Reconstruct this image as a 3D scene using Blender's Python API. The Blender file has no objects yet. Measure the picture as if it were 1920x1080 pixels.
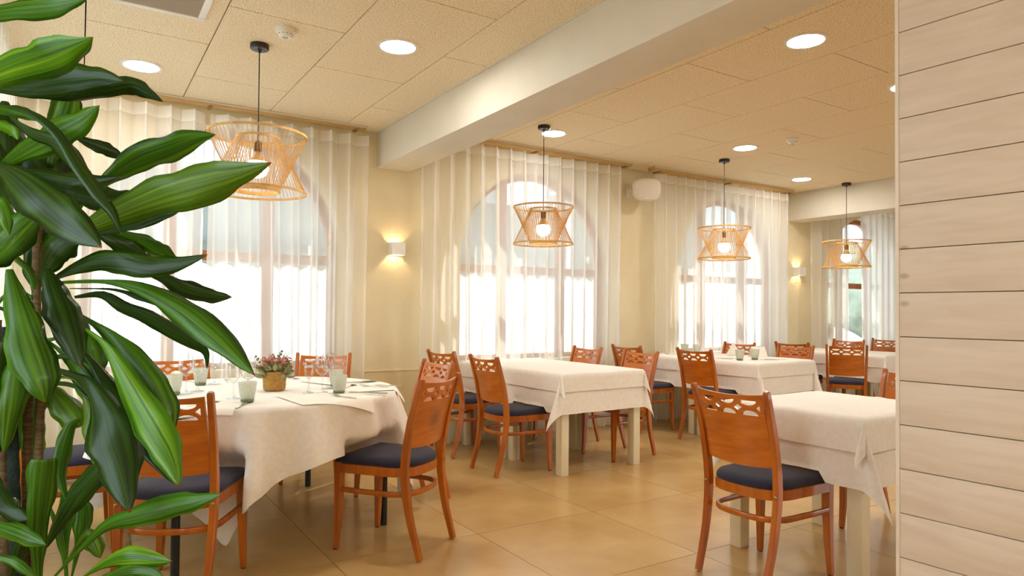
import bpy, bmesh, math, random
from mathutils import Vector, Matrix
from math import sin, cos, pi, sqrt, radians, atan2

rnd = random.Random(11)
scene = bpy.context.scene
COL = scene.collection

# ------------------------------------------------------------------ camera
F_PX, YAW, PITCH, ROLL, CAM_H = 1267.157, 0.570466, 0.019, 0.0085, 1.19
fw = Vector((sin(YAW) * cos(PITCH), cos(YAW) * cos(PITCH), sin(PITCH)))
r0 = Vector((cos(YAW), -sin(YAW), 0.0))
u0 = r0.cross(fw)
rt = cos(ROLL) * r0 + sin(ROLL) * u0
up = rt.cross(fw)
cam_data = bpy.data.cameras.new('camera')
cam_data.sensor_width = 36.0
cam_data.lens = F_PX / 1920.0 * 36.0
cam_data.shift_y = 19.42 / 1920.0
cam_data.clip_start = 0.05
cam = bpy.data.objects.new('camera', cam_data)
M3 = Matrix((rt, up, -fw)).transposed()
cam.matrix_world = Matrix.Translation((0, 0, CAM_H)) @ M3.to_4x4()
COL.objects.link(cam)
scene.camera = cam

# ------------------------------------------------------------------ sky, sun, exposure
SKY_STRENGTH = 5.4
SUN_STRENGTH = 9.0
EXPOSURE = 0.05
DOWNLIGHT = 140.0
REAR_FILL = 40.0
scene.view_settings.view_transform = 'Standard'
scene.view_settings.look = 'None'
scene.view_settings.gamma = 1.0
scene.view_settings.use_curve_mapping = False
scene.view_settings.exposure = EXPOSURE
scene.cycles.max_bounces = 10
scene.cycles.transparent_max_bounces = 24
scene.cycles.diffuse_bounces = 5
scene.cycles.sample_clamp_indirect = 6.0
scene.cycles.caustics_reflective = False
scene.cycles.caustics_refractive = False
world = bpy.data.worlds.new('sky')
scene.world = world
world.use_nodes = True
wn = world.node_tree.nodes
wn['Background'].inputs['Color'].default_value = (0.81, 0.93, 1.02, 1)
wn['Background'].inputs['Strength'].default_value = SKY_STRENGTH
sun_d = bpy.data.lights.new('sun', 'SUN')
sun_d.energy = SUN_STRENGTH
sun_d.angle = radians(1.2)
sun_d.color = (1.0, 0.95, 0.86)
sun = bpy.data.objects.new('sun', sun_d)
sun.rotation_euler = Vector((-2.1, -1.25, -2.1)).to_track_quat('-Z', 'Y').to_euler()
COL.objects.link(sun)


def area_light(name, loc, target, sx, sy, power, color):
    d = bpy.data.lights.new(name, 'AREA')
    d.shape = 'RECTANGLE'
    d.size, d.size_y = sx, sy
    d.energy = power
    d.color = color
    o = bpy.data.objects.new(name, d)
    o.location = loc
    o.rotation_euler = (Vector(target) - Vector(loc)).to_track_quat('-Z', 'Y').to_euler()
    COL.objects.link(o)
    return o


# unseen fill lights added under the ceiling behind the camera
area_light('rear_fill_light', (0.6, -1.4, 2.70), (0.6, -1.4, 0), 2.2, 0.6, REAR_FILL, (1.0, 0.95, 0.86))
area_light('aisle_fill_light', (4.6, -0.8, 2.72), (4.6, -0.8, 0), 3.0, 0.5, REAR_FILL * 1.3, (1.0, 0.95, 0.86))

# daylight portals: they emit nothing, they only guide sampling of the sky through the openings
for loc, tgt, sx, sy in [((c, 5.90, 1.65), (c, 0, 1.65), 1.9, 2.0) for c in (0.926, 3.873, 6.735, 9.63)] + \
        [((-0.86, y, 1.45), (3, y, 1.45), w, 2.4) for y, w in ((4.05, 2.3), (1.2, 0.8))] + \
        [((x, -2.84, 1.55), (x, 3, 1.55), w, 2.05) for x, w in ((9.6, 3.5),)]:
    p = area_light('daylight_portal', loc, tgt, sx, sy, 1.0, (1, 1, 1))
    p.data.cycles.is_portal = True

# ------------------------------------------------------------------ materials
MATS = {}


def new_mat(name):
    m = bpy.data.materials.new(name)
    m.use_nodes = True
    nt = m.node_tree
    nt.nodes.clear()
    out = nt.nodes.new('ShaderNodeOutputMaterial')
    MATS[name] = m
    return m, nt, out


def srgb(r, g, b):
    def f(c):
        c /= 255.0
        return c / 12.92 if c <= 0.04045 else ((c + 0.055) / 1.055) ** 2.4
    return (f(r), f(g), f(b), 1.0)


def noise(nt, scale, detail=4.0, stretch=(1, 1, 1), rough=0.55, dist=0.0, coord='Object'):
    tc = nt.nodes.new('ShaderNodeTexCoord')
    mp = nt.nodes.new('ShaderNodeMapping')
    mp.inputs['Scale'].default_value = stretch
    nt.links.new(tc.outputs[coord], mp.inputs['Vector'])
    n = nt.nodes.new('ShaderNodeTexNoise')
    n.inputs['Scale'].default_value = scale
    n.inputs['Detail'].default_value = detail
    n.inputs['Roughness'].default_value = rough
    n.inputs['Distortion'].default_value = dist
    nt.links.new(mp.outputs[0], n.inputs['Vector'])
    return n


def ramp(nt, src, stops):
    r = nt.nodes.new('ShaderNodeValToRGB')
    el = r.color_ramp.elements
    while len(el) < len(stops):
        el.new(0.5)
    for e, (p, c) in zip(el, stops):
        e.position = p
        e.color = c
    nt.links.new(src, r.inputs[0])
    return r


def plain(name, col, rough=0.5, col2=None, nscale=6.0, stretch=(1, 1, 1), bump=0.0, bscale=80.0, coat=0.0,
          metal=0.0, lo=0.35, hi=0.65, spec=0.5, sheen=0.0, dist=0.0, detail=4.0):
    m, nt, out = new_mat(name)
    b = nt.nodes.new('ShaderNodeBsdfPrincipled')
    b.inputs['Roughness'].default_value = rough
    b.inputs['Metallic'].default_value = metal
    b.inputs['Coat Weight'].default_value = coat
    b.inputs['Coat Roughness'].default_value = 0.15
    b.inputs['Coat IOR'].default_value = 1.65
    b.inputs['Specular IOR Level'].default_value = spec
    b.inputs['Sheen Weight'].default_value = sheen
    if col2 is None:
        col2 = tuple(c * 0.93 for c in col[:3]) + (1,)
    n = noise(nt, nscale, detail, stretch, dist=dist)
    r = ramp(nt, n.outputs[0], [(lo, col2), (hi, col)])
    nt.links.new(r.outputs[0], b.inputs['Base Color'])
    if bump:
        n2 = noise(nt, bscale, 5.0)
        bp = nt.nodes.new('ShaderNodeBump')
        bp.inputs['Strength'].default_value = bump
        bp.inputs['Distance'].default_value = 0.01
        nt.links.new(n2.outputs[0], bp.inputs['Height'])
        nt.links.new(bp.outputs[0], b.inputs['Normal'])
    nt.links.new(b.outputs[0], out.inputs[0])
    return m


def emitter(name, col, strength):
    m, nt, out = new_mat(name)
    e = nt.nodes.new('ShaderNodeEmission')
    e.inputs[0].default_value = col
    e.inputs[1].default_value = strength
    nt.links.new(e.outputs[0], out.inputs[0])
    return m


def sheer(name, col, transp, translucent=0.6, weave=900.0):
    m, nt, out = new_mat(name)
    d = nt.nodes.new('ShaderNodeBsdfDiffuse')
    t = nt.nodes.new('ShaderNodeBsdfTranslucent')
    n = noise(nt, 60, 3, (1, 1, 0.05))
    r = ramp(nt, n.outputs[0], [(0.3, tuple(c * 0.95 for c in col[:3]) + (1,)), (0.7, col)])
    nt.links.new(r.outputs[0], d.inputs[0])
    nt.links.new(r.outputs[0], t.inputs[0])
    mx = nt.nodes.new('ShaderNodeMixShader')
    mx.inputs[0].default_value = translucent
    nt.links.new(d.outputs[0], mx.inputs[1])
    nt.links.new(t.outputs[0], mx.inputs[2])
    tr = nt.nodes.new('ShaderNodeBsdfTransparent')
    mx2 = nt.nodes.new('ShaderNodeMixShader')
    mx2.inputs[0].default_value = transp
    nt.links.new(mx.outputs[0], mx2.inputs[1])
    nt.links.new(tr.outputs[0], mx2.inputs[2])
    nt.links.new(mx2.outputs[0], out.inputs[0])
    return m


def glassy(name, tint, gloss_rough=0.03, body=0.0, body_col=(1, 1, 1, 1), edge=0.9):
    m, nt, out = new_mat(name)
    tr = nt.nodes.new('ShaderNodeBsdfTransparent')
    tr.inputs[0].default_value = tint
    lw0 = nt.nodes.new('ShaderNodeLayerWeight')
    lw0.inputs[0].default_value = 0.25
    tint_r = ramp(nt, lw0.outputs['Facing'], [(0.25, tint), (0.9, tuple(c * 0.62 for c in tint[:3]) + (1,))])
    nt.links.new(tint_r.outputs[0], tr.inputs[0])
    g = nt.nodes.new('ShaderNodeBsdfGlossy')
    g.inputs['Roughness'].default_value = gloss_rough
    lw = nt.nodes.new('ShaderNodeLayerWeight')
    lw.inputs[0].default_value = 0.35
    mu = nt.nodes.new('ShaderNodeMath')
    mu.operation = 'MULTIPLY'
    mu.inputs[1].default_value = edge
    pw = nt.nodes.new('ShaderNodeMath')
    pw.operation = 'POWER'
    pw.inputs[1].default_value = 1.0
    nt.links.new(lw.outputs['Facing'], pw.inputs[0])
    nt.links.new(pw.outputs[0], mu.inputs[0])
    mx = nt.nodes.new('ShaderNodeMixShader')
    nt.links.new(mu.outputs[0], mx.inputs[0])
    nt.links.new(tr.outputs[0], mx.inputs[1])
    nt.links.new(g.outputs[0], mx.inputs[2])
    last = mx
    if body > 0:
        tl = nt.nodes.new('ShaderNodeBsdfTranslucent')
        df = nt.nodes.new('ShaderNodeBsdfDiffuse')
        n = noise(nt, 220, 3)
        r = ramp(nt, n.outputs[0], [(0.4, tuple(c * 0.85 for c in body_col[:3]) + (1,)), (0.6, body_col)])
        nt.links.new(r.outputs[0], tl.inputs[0])
        nt.links.new(r.outputs[0], df.inputs[0])
        m2 = nt.nodes.new('ShaderNodeMixShader')
        nt.links.new(tl.outputs[0], m2.inputs[1])
        nt.links.new(df.outputs[0], m2.inputs[2])
        m3 = nt.nodes.new('ShaderNodeMixShader')
        m3.inputs[0].default_value = body
        nt.links.new(mx.outputs[0], m3.inputs[1])
        nt.links.new(m2.outputs[0], m3.inputs[2])
        last = m3
    nt.links.new(last.outputs[0], out.inputs[0])
    return m


def leaf_mat(name, dark, light, stripe, brown=None):
    """leaf: veins run along the blade (UV.y along, UV.x across)."""
    m, nt, out = new_mat(name)
    tc = nt.nodes.new('ShaderNodeTexCoord')
    mp = nt.nodes.new('ShaderNodeMapping')
    mp.inputs['Scale'].default_value = (4.5, 0.30, 1)
    nt.links.new(tc.outputs['UV'], mp.inputs[0])
    n = nt.nodes.new('ShaderNodeTexNoise')
    n.inputs['Scale'].default_value = 2.2
    n.inputs['Detail'].default_value = 5
    nt.links.new(mp.outputs[0], n.inputs['Vector'])
    r = ramp(nt, n.outputs[0], [(0.33, dark), (0.58, light), (0.80, stripe)])
    b = nt.nodes.new('ShaderNodeBsdfPrincipled')
    b.inputs['Roughness'].default_value = 0.38
    b.inputs['Coat Weight'].default_value = 0.15
    base = r
    # dry brown tip
    sp = nt.nodes.new('ShaderNodeSeparateXYZ')
    nt.links.new(tc.outputs['UV'], sp.inputs[0])
    tip = ramp(nt, sp.outputs[1], [(0.965, (0, 0, 0, 1)), (0.985, (1, 1, 1, 1))])
    mix = nt.nodes.new('ShaderNodeMixRGB')
    nt.links.new(tip.outputs[0], mix.inputs[0])
    nt.links.new(r.outputs[0], mix.inputs[1])
    mix.inputs[2].default_value = srgb(150, 95, 45)
    nt.links.new(mix.outputs[0], b.inputs['Base Color'])
    t = nt.nodes.new('ShaderNodeBsdfTranslucent')
    gm = nt.nodes.new('ShaderNodeMixRGB')
    gm.blend_type = 'MULTIPLY'
    gm.inputs[0].default_value = 1
    gm.inputs[2].default_value = (1.5, 1.7, 0.5, 1)
    nt.links.new(mix.outputs[0], gm.inputs[1])
    nt.links.new(gm.outputs[0], t.inputs[0])
    mx = nt.nodes.new('ShaderNodeMixShader')
    mx.inputs[0].default_value = 0.50
    nt.links.new(b.outputs[0], mx.inputs[1])
    nt.links.new(t.outputs[0], mx.inputs[2])
    nt.links.new(mx.outputs[0], out.inputs[0])
    return m


plain('wall_paint', srgb(232, 220, 186), 0.75, srgb(226, 212, 176), 3, bump=0.35, bscale=90)
plain('dado_paint', srgb(226, 210, 168), 0.5, srgb(220, 203, 160), 3)
plain('beam_paint', srgb(222, 217, 203), 0.7, srgb(217, 211, 196), 3, bump=0.2, bscale=70)
plain('skirting', srgb(205, 198, 178), 0.4)
plain('panel_wood_wool', srgb(250, 237, 208), 0.95, srgb(190, 154, 100), 150, (1, 1, 1), bump=0.5, bscale=150, lo=0.34, hi=0.50, detail=6)
plain('ceiling_void', srgb(70, 50, 26), 0.95)
plain('floor_tile', srgb(205, 172, 116), 0.24, srgb(186, 148, 92), 2.2, (1, 1, 1), lo=0.3, hi=0.7, spec=0.5, detail=6, dist=0.4)
plain('grout', srgb(150, 118, 72), 0.8)
plain('plank_white', srgb(226, 213, 196), 0.55, srgb(216, 201, 182), 5, (1, 0.25, 6), lo=0.3, hi=0.7, bump=0.1, bscale=40)
plain('plank_edge', srgb(236, 228, 214), 0.55)
plain('plank_gap', srgb(140, 115, 90), 0.8)
plain('knot', srgb(196, 176, 150), 0.6)
plain('chair_wood', srgb(196, 108, 16), 0.36, srgb(150, 72, 6), 9, (1.0, 1.0, 0.16), coat=0.55, spec=0.3, lo=0.3, hi=0.7, dist=1.2)
plain('chair_panel_wood', srgb(210, 118, 22), 0.36, srgb(168, 82, 8), 7, (0.6, 0.22, 1.6), coat=0.75, spec=0.3, lo=0.3, hi=0.72, dist=1.6)
plain('navy_fabric', srgb(36, 36, 62), 0.85, srgb(26, 26, 48), 300, sheen=0.12, bump=0.2, bscale=600)
plain('brass', srgb(176, 150, 100), 0.35, metal=1.0)
plain('rubber', srgb(40, 34, 30), 0.8)
plain('cream_leg', srgb(232, 224, 196), 0.5)
plain('black_steel', srgb(30, 38, 42), 0.4)
plain('linen', srgb(246, 242, 236), 0.85, srgb(240, 235, 227), 40, bump=0.15, bscale=500, sheen=0.2)
plain('napkin', srgb(246, 240, 230), 0.85)
plain('steel', srgb(200, 198, 190), 0.22, metal=1.0)
plain('rattan', srgb(226, 184, 118), 0.55, srgb(206, 158, 90), 30)
plain('black_metal', srgb(34, 30, 28), 0.4)
plain('bronze', srgb(96, 74, 52), 0.35, metal=0.6)
plain('bulb_neck', srgb(214, 176, 124), 0.4)
emitter('bulb_glow', (1.0, 0.90, 0.70, 1), 9.0)
emitter('downlight_glow', (1.0, 0.94, 0.85, 1), DOWNLIGHT)
emitter('sconce_glow', (1.0, 0.72, 0.36, 1), 30.0)
plain('white_plastic', srgb(238, 234, 226), 0.4)
plain('grille_white', srgb(226, 218, 202), 0.6, srgb(206, 196, 180), 500, lo=0.4, hi=0.6)
plain('grey_print', srgb(170, 164, 152), 0.5)
plain('vent_slat', srgb(206, 198, 186), 0.45)
plain('vent_dark', srgb(110, 98, 84), 0.8)
plain('rail_tan', srgb(206, 174, 118), 0.6, srgb(196, 162, 104), 8)
plain('rail_white', srgb(226, 218, 200), 0.5)
plain('rail_bracket', srgb(150, 122, 82), 0.5)
plain('frame_wood', srgb(176, 104, 52), 0.45, srgb(150, 82, 36), 10, (1, 1, 0.1))
plain('basket', srgb(206, 160, 84), 0.8, srgb(170, 122, 54), 60, (1, 1, 3), bump=0.6, bscale=160)
plain('sage', srgb(168, 168, 122), 0.7, srgb(130, 134, 90), 40)
plain('blossom_pink', srgb(214, 160, 146), 0.8, srgb(190, 120, 110), 60)
plain('blossom_red', srgb(170, 70, 72), 0.8)
plain('blossom_rust', srgb(196, 128, 84), 0.8)
plain('cane', srgb(112, 92, 54), 0.8, srgb(78, 60, 34), 40, (1, 1, 4), bump=0.5, bscale=60)
plain('moss_stake', srgb(28, 52, 44), 0.9, srgb(16, 34, 30), 90, bump=0.8, bscale=140)
plain('pot_clay', srgb(176, 164, 150), 0.7)
plain('soil', srgb(60, 44, 30), 0.95)
plain('paving_outside', srgb(190, 188, 184), 0.8)
plain('facade_outside', srgb(176, 184, 190), 0.85, srgb(158, 168, 176), 1)
plain('bright_storey_outside', srgb(248, 248, 246), 0.8)
plain('shutter_outside', srgb(120, 128, 126), 0.7)
plain('roof_outside', srgb(176, 120, 92), 0.8)
plain('awning_fabric', srgb(140, 150, 158), 0.85)
plain('awning_white', srgb(250, 250, 248), 0.85)
plain('foliage_outside', srgb(158, 168, 152), 0.9, srgb(128, 140, 122), 3)
sheer('curtain_sheer', (0.95, 0.94, 0.90, 1), 0.44, 0.60)
sheer('curtain_tape', (0.95, 0.94, 0.90, 1), 0.14, 0.55)
glassy('pane_glass', (0.97, 0.985, 0.98, 1), 0.02, edge=0.5)
glassy('wine_glass', (0.97, 0.97, 0.965, 1), 0.05, edge=1.0)
glassy('tumbler_glass', (0.95, 0.965, 0.935, 1), 0.12, body=0.50, body_col=srgb(242, 244, 232), edge=0.7)
glassy('tumbler_base', (0.60, 0.70, 0.58, 1), 0.12, body=0.7, body_col=srgb(150, 166, 132), edge=0.7)
leaf_mat('leaf_dark', srgb(25, 50, 7), srgb(52, 92, 11), srgb(96, 126, 24))  # dark tone deepened to carry the shade among the leaves
leaf_mat('leaf_mid', srgb(42, 84, 10), srgb(86, 138, 16), srgb(144, 168, 34))
leaf_mat('leaf_bright', srgb(56, 104, 10), srgb(110, 162, 20), srgb(188, 190, 42))
leaf_mat('leaf_yellow', srgb(62, 98, 14), srgb(112, 146, 28), srgb(206, 176, 46))


# ------------------------------------------------------------------ mesh helpers
def link(o, parent=None):
    COL.objects.link(o)
    if parent is not None:
        o.parent = parent
    return o


def obj(name, bm, mat, parent=None, smooth=None, uv=None):
    me = bpy.data.meshes.new(name)
    bmesh.ops.recalc_face_normals(bm, faces=bm.faces[:]) if smooth != 'open' else None
    bm.to_mesh(me)
    bm.free()
    for m in (mat if isinstance(mat, (list, tuple)) else [mat]):
        me.materials.append(MATS[m])
    if smooth is not None:
        for p in me.polygons:
            p.use_smooth = True
        if smooth != 'open':
            me.set_sharp_from_angle(angle=radians(smooth))
    return link(bpy.data.objects.new(name, me), parent)


def raw(name, verts, faces, mat, parent=None, smooth=True):
    me = bpy.data.meshes.new(name)
    me.from_pydata([tuple(v) for v in verts], [], faces)
    me.update()
    me.materials.append(MATS[mat])
    if smooth:
        for p in me.polygons:
            p.use_smooth = True
    return link(bpy.data.objects.new(name, me), parent)


def thing(name, label, cat, loc=(0, 0, 0), rz=0.0, group=None):
    o = bpy.data.objects.new(name, None)
    o.empty_display_size = 0.1
    o.location = loc
    o.rotation_euler = (0, 0, rz)
    COL.objects.link(o)
    return tag(o, label, cat, group)


def tag(o, label, cat, group=None):
    o['label'] = label
    o['category'] = cat
    if group:
        o['group'] = group
    return o


def structure(o):
    o['kind'] = 'structure'
    return o


def stuff(o):
    o['kind'] = 'stuff'
    return o


def copy_tree(o, parent=None):
    c = o.copy()
    COL.objects.link(c)
    if parent is not None:
        c.parent = parent
    for ch in list(o.children):
        copy_tree(ch, c)
    return c


def add_box(bm, lo, hi, bevel=0.0, mat=0):
    b = bmesh.new() if bevel else bm
    vs = [b.verts.new((x, y, z)) for x in (lo[0], hi[0]) for y in (lo[1], hi[1]) for z in (lo[2], hi[2])]
    fs = []
    for q in ((0, 1, 3, 2), (4, 6, 7, 5), (0, 4, 5, 1), (2, 3, 7, 6), (0, 2, 6, 4), (1, 5, 7, 3)):
        f = b.faces.new([vs[i] for i in q])
        f.material_index = mat
        fs.append(f)
    if bevel:
        bmesh.ops.bevel(b, geom=b.edges[:], offset=bevel, segments=2, affect='EDGES', profile=0.5)
        merge(bm, b)


def merge(bm, b, mtx=None):
    if mtx is not None:
        bmesh.ops.transform(b, matrix=mtx, verts=b.verts[:])
    mp = {v: bm.verts.new(v.co) for v in b.verts}
    for f in b.faces:
        try:
            nf = bm.faces.new([mp[v] for v in f.verts])
            nf.material_index = f.material_index
        except ValueError:
            pass
    b.free()


def box_obj(name, lo, hi, mat, parent=None, bevel=0.0):
    bm = bmesh.new()
    add_box(bm, lo, hi, bevel)
    return obj(name, bm, mat, parent, 40 if bevel else None)


def add_sweep(bm, pts, secs, n=8, ref=(0, 1, 0), expo=0.55, closed=False, caps=True):
    """sweep a rounded-rectangle section; secs = (half along side, half along up) per point."""
    pts = [Vector(p) for p in pts]
    N = len(pts)
    rings = []
    ref = Vector(ref)
    for i, p in enumerate(pts):
        if closed:
            t = pts[(i + 1) % N] - pts[i - 1]
        else:
            t = pts[min(i + 1, N - 1)] - pts[max(i - 1, 0)]
        t.normalize()
        s = ref.cross(t)
        if s.length < 1e-5:
            s = Vector((1, 0, 0)).cross(t)
        s.normalize()
        u = t.cross(s)
        a, b = secs[i] if isinstance(secs, list) else secs
        ring = []
        for k in range(n):
            an = 2 * pi * (k + 0.5) / n
            ca, sa = cos(an), sin(an)
            x = math.copysign(abs(ca) ** expo, ca) * a
            y = math.copysign(abs(sa) ** expo, sa) * b
            ring.append(bm.verts.new(p + s * x + u * y))
        rings.append(ring)
    M = N if closed else N - 1
    for i in range(M):
        A, B = rings[i], rings[(i + 1) % N]
        for k in range(n):
            bm.faces.new((A[k], A[(k + 1) % n], B[(k + 1) % n], B[k]))
    if caps and not closed:
        bm.faces.new(rings[0])
        bm.faces.new(rings[-1])


def add_tube(bm, pts, r, n=8, caps=True, closed=False):
    secs = [(q, q) for q in r] if isinstance(r, (list, tuple)) else (r, r)
    add_sweep(bm, pts, secs, n, (0.013, 1, 0.021), 1.0, closed, caps)


def add_lathe(bm, prof, n=24, center=(0, 0, 0), cap_bottom=True, cap_top=True):
    c = Vector(center)
    rings = []
    for r, z in prof:
        rings.append([bm.verts.new(c + Vector((r * cos(2 * pi * k / n), r * sin(2 * pi * k / n), z))) for k in range(n)])
    for A, B in zip(rings, rings[1:]):
        for k in range(n):
            bm.faces.new((A[k], A[(k + 1) % n], B[(k + 1) % n], B[k]))
    if cap_bottom:
        bm.faces.new(rings[0])
    if cap_top:
        bm.faces.new(rings[-1])


def add_poly_fill(bm, loops):
    """planar polygon with holes in x/y of the given bm (z=0)."""
    edges = []
    for lp in loops:
        vs = [bm.verts.new((x, y, 0)) for x, y in lp]
        edges += [bm.edges.new((vs[i], vs[(i + 1) % len(vs)])) for i in range(len(vs))]
    bmesh.ops.triangle_fill(bm, use_beauty=True, use_dissolve=False, edges=edges)


def slab_from_fill(bm, fn, t0, t1):
    """turn the planar fill into a solid: fn(u, v, t) -> point."""
    faces = bm.faces[:]
    tri = [[v.co.copy() for v in f.verts] for f in faces]
    bound = [(e.verts[0].co.copy(), e.verts[1].co.copy()) for e in bm.edges if len(e.link_faces) == 1]
    nb = bmesh.new()
    cache = {}

    def V(c, t):
        k = (round(c.x, 6), round(c.y, 6), t)
        if k not in cache:
            cache[k] = nb.verts.new(fn(c.x, c.y, t))
        return cache[k]
    for t in tri:
        for tt in (t0, t1):
            try:
                nb.faces.new([V(c, tt) for c in t])
            except ValueError:
                pass
    for a, b in bound:
        try:
            nb.faces.new((V(a, t0), V(b, t0), V(b, t1), V(a, t1)))
        except ValueError:
            pass
    bm.free()
    return nb


def cuts(bm, us=(), vs=()):
    for u in us:
        bmesh.ops.bisect_plane(bm, geom=bm.verts[:] + bm.edges[:] + bm.faces[:], dist=1e-6, plane_co=(u, 0, 0), plane_no=(1, 0, 0))
    for v in vs:
        bmesh.ops.bisect_plane(bm, geom=bm.verts[:] + bm.edges[:] + bm.faces[:], dist=1e-6, plane_co=(0, v, 0), plane_no=(0, 1, 0))


def lerp(a, b, t):
    return a + (b - a) * t


def interp(tab, z):
    for (z0, x0), (z1, x1) in zip(tab, tab[1:]):
        if z <= z1:
            return lerp(x0, x1, (z - z0) / (z1 - z0))
    return tab[-1][1]

# ================================================================== THE ROOM
WALL_Y, WALL_T = 5.50, 0.30
ZL, ZR = 2.712, 2.755
X0, X1, Y0 = -0.52, 12.2, -2.6
WIN = [(0.926, 0.914), (3.873, 0.914), (6.735, 0.925), (9.63, 0.914)]
SILL, SPRING = 0.70, 1.665


def arch_loop(c, hw, z0=SILL, zs=SPRING, n=20):
    lp = [(c - hw, z0), (c + hw, z0)]
    for k in range(n + 1):
        a = pi * k / n
        lp.append((c + hw * cos(a), zs + hw * sin(a)))
    return lp


# window wall with four arched openings
bm = bmesh.new()
add_poly_fill(bm, [[(X0 - 0.3, -0.02), (X1, -0.02), (X1, 2.95), (X0 - 0.3, 2.95)]] + [arch_loop(c, h) for c, h in WIN])
nb = slab_from_fill(bm, lambda u, v, t: Vector((u, t, v)), WALL_Y, WALL_Y + WALL_T)
structure(obj('wall_back', nb, 'wall_paint'))

# left wall with a tall window opening
bm = bmesh.new()
add_poly_fill(bm, [[(Y0, -0.02), (WALL_Y, -0.02), (WALL_Y, 2.95), (Y0, 2.95)], [(2.95, 0.3), (5.2, 0.3), (5.2, 2.58), (2.95, 2.58)],
                 [(0.8, 0.7), (1.6, 0.7), (1.6, 2.55), (0.8, 2.55)]])  # unseen second opening, added to bring daylight onto the plant
nb = slab_from_fill(bm, lambda u, v, t: Vector((t, u, v)), X0 - 0.3, X0)
structure(obj('wall_left', nb, 'wall_paint'))
FRONT_FILL = [(7.9, 11.3)]  # unseen opening added behind the camera for fill daylight
bm = bmesh.new()
add_poly_fill(bm, [[(X0 - 0.3, -0.02), (X1, -0.02), (X1, 2.95), (X0 - 0.3, 2.95)]] + [[(a, 0.55), (b, 0.55), (b, 2.55), (a, 2.55)] for a, b in FRONT_FILL])
structure(obj('wall_front', slab_from_fill(bm, lambda u, v, t: Vector((u, t, v)), Y0 - 0.2, Y0), 'wall_paint'))
structure(box_obj('wall_right', (X1, Y0, -0.02), (X1 + 0.2, WALL_Y + WALL_T, 2.95), 'wall_paint'))

# smooth painted dado with a small ledge, and the skirting
bm = bmesh.new()
add_box(bm, (X0, WALL_Y - 0.014, 0.085), (X1, WALL_Y, 0.662))
add_box(bm, (X0, WALL_Y - 0.020, 0.662), (X1, WALL_Y, 0.674), 0.003)
structure(obj('trim_1', bm, 'dado_paint'))
structure(box_obj('baseboard_back', (X0, WALL_Y - 0.022, 0.0), (X1, WALL_Y, 0.085), 'skirting', bevel=0.004))
structure(box_obj('baseboard_left', (X0, Y0, 0.0), (X0 + 0.014, WALL_Y - 0.03, 0.085), 'skirting', bevel=0.003))

# floor of large square tiles
floor = structure(box_obj('floor', (X0 - 0.1, Y0 - 0.1, -0.06), (X1 + 0.1, WALL_Y + 0.1, -0.003), 'grout'))
TX, TY = 0.785, 0.815
bm = bmesh.new()
add_box(bm, (0.0017, 0.0017, -0.012), (TX - 0.0017, TY - 0.0017, 0.0))
tile0 = obj('tile', bm, 'floor_tile', floor)
first = True
for i in range(-3, 14):
    for j in range(-8, 3):
        x, y = 1.815 + TX * i, 3.150 + TY * j
        if x + TX < X0 + 0.1 or x > X1 - 0.1 or y > WALL_Y - 0.05 or y + TY < Y0:
            continue
        o = tile0 if first else tile0.copy()
        if not first:
            link(o, floor)
        first = False
        o.location = (x, y, 0)

# wood-wool ceiling: slab and panels, on both sides of the beam
ceil_o = structure(box_obj('ceiling', (X0 - 0.3, Y0 - 0.2, 2.79), (X1 + 0.2, WALL_Y + WALL_T, 2.95), 'ceiling_void'))
pmesh = {}


def ceiling_panel(x0, x1, y0, y1, z):
    k = (round(x1 - x0, 3), round(y1 - y0, 3))
    if k not in pmesh:
        bm = bmesh.new()
        g = 0.0030
        add_box(bm, (g, g, 0), (k[0] - g, k[1] - g, 0.028), 0.0015)
        o = obj('ceiling_panel', bm, 'panel_wood_wool', ceil_o)
        pmesh[k] = o
    else:
        o = link(pmesh[k].copy(), ceil_o)
    o.location = (x0, y0, z)
    return o


def panel_field(xa, xb, xl, px, z, j0, j1, pl):
    """columns of pitch px through line xl; j0/j1 = joint phase of even/odd columns."""
    k0 = math.floor((xa - xl) / px + 1e-6)
    k1 = math.ceil((xb - xl) / px - 1e-6)
    for k in range(k0, k1):
        a, b = max(xa, xl + px * k), min(xb, xl + px * (k + 1))
        if b - a < 0.02:
            continue
        j = j0 if k % 2 == 0 else j1
        y = j - pl * math.ceil((j - Y0) / pl)
        while y < WALL_Y:
            ya, yb = max(y, Y0), min(y + pl, WALL_Y - 0.004)
            if yb - ya > 0.02:
                ceiling_panel(a, b, ya, yb, z)
            y += pl


panel_field(X0, 2.135, 0.006, 0.604, ZL, 4.205, 3.612, 1.206)
panel_field(2.443, 7.80, 3.790, 0.600, ZR, 3.565, 2.957, 1.215)
panel_field(8.13, X1, 3.790, 0.600, ZR, 3.565, 2.957, 1.215)
bm = bmesh.new()
add_box(bm, (2.135, Y0, 2.411), (2.443, WALL_Y, 2.80), 0.004)
structure(obj('ceiling_beam', bm, 'beam_paint', None, 40))
bm = bmesh.new()
add_box(bm, (7.80, Y0, 2.402), (8.13, WALL_Y, 2.80), 0.004)
structure(obj('ceiling_beam', bm, 'beam_paint', None, 40))
# thin pale strip along the beam top and the cornice strip on the window side
structure(box_obj('trim_2', (2.124, Y0, ZL - 0.006), (2.135, WALL_Y, ZL + 0.01), 'rail_white'))


# windows ------------------------------------------------------------
def clip_arch(c, hw, xa, xb, z0, z1=None, zs=SPRING, n=14):
    """loop of the opening between xa..xb from z0 up to z1 or the arch."""
    if z1 is not None:
        return [(xa, z0), (xb, z0), (xb, z1), (xa, z1)]
    lp = [(xa, z0), (xb, z0)]
    for k in range(n + 1):
        x = lerp(xb, xa, k / n)
        lp.append((x, max(z0 + 0.005, zs + sqrt(max(hw * hw - (x - c) ** 2, 0)))))
    return lp


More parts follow.
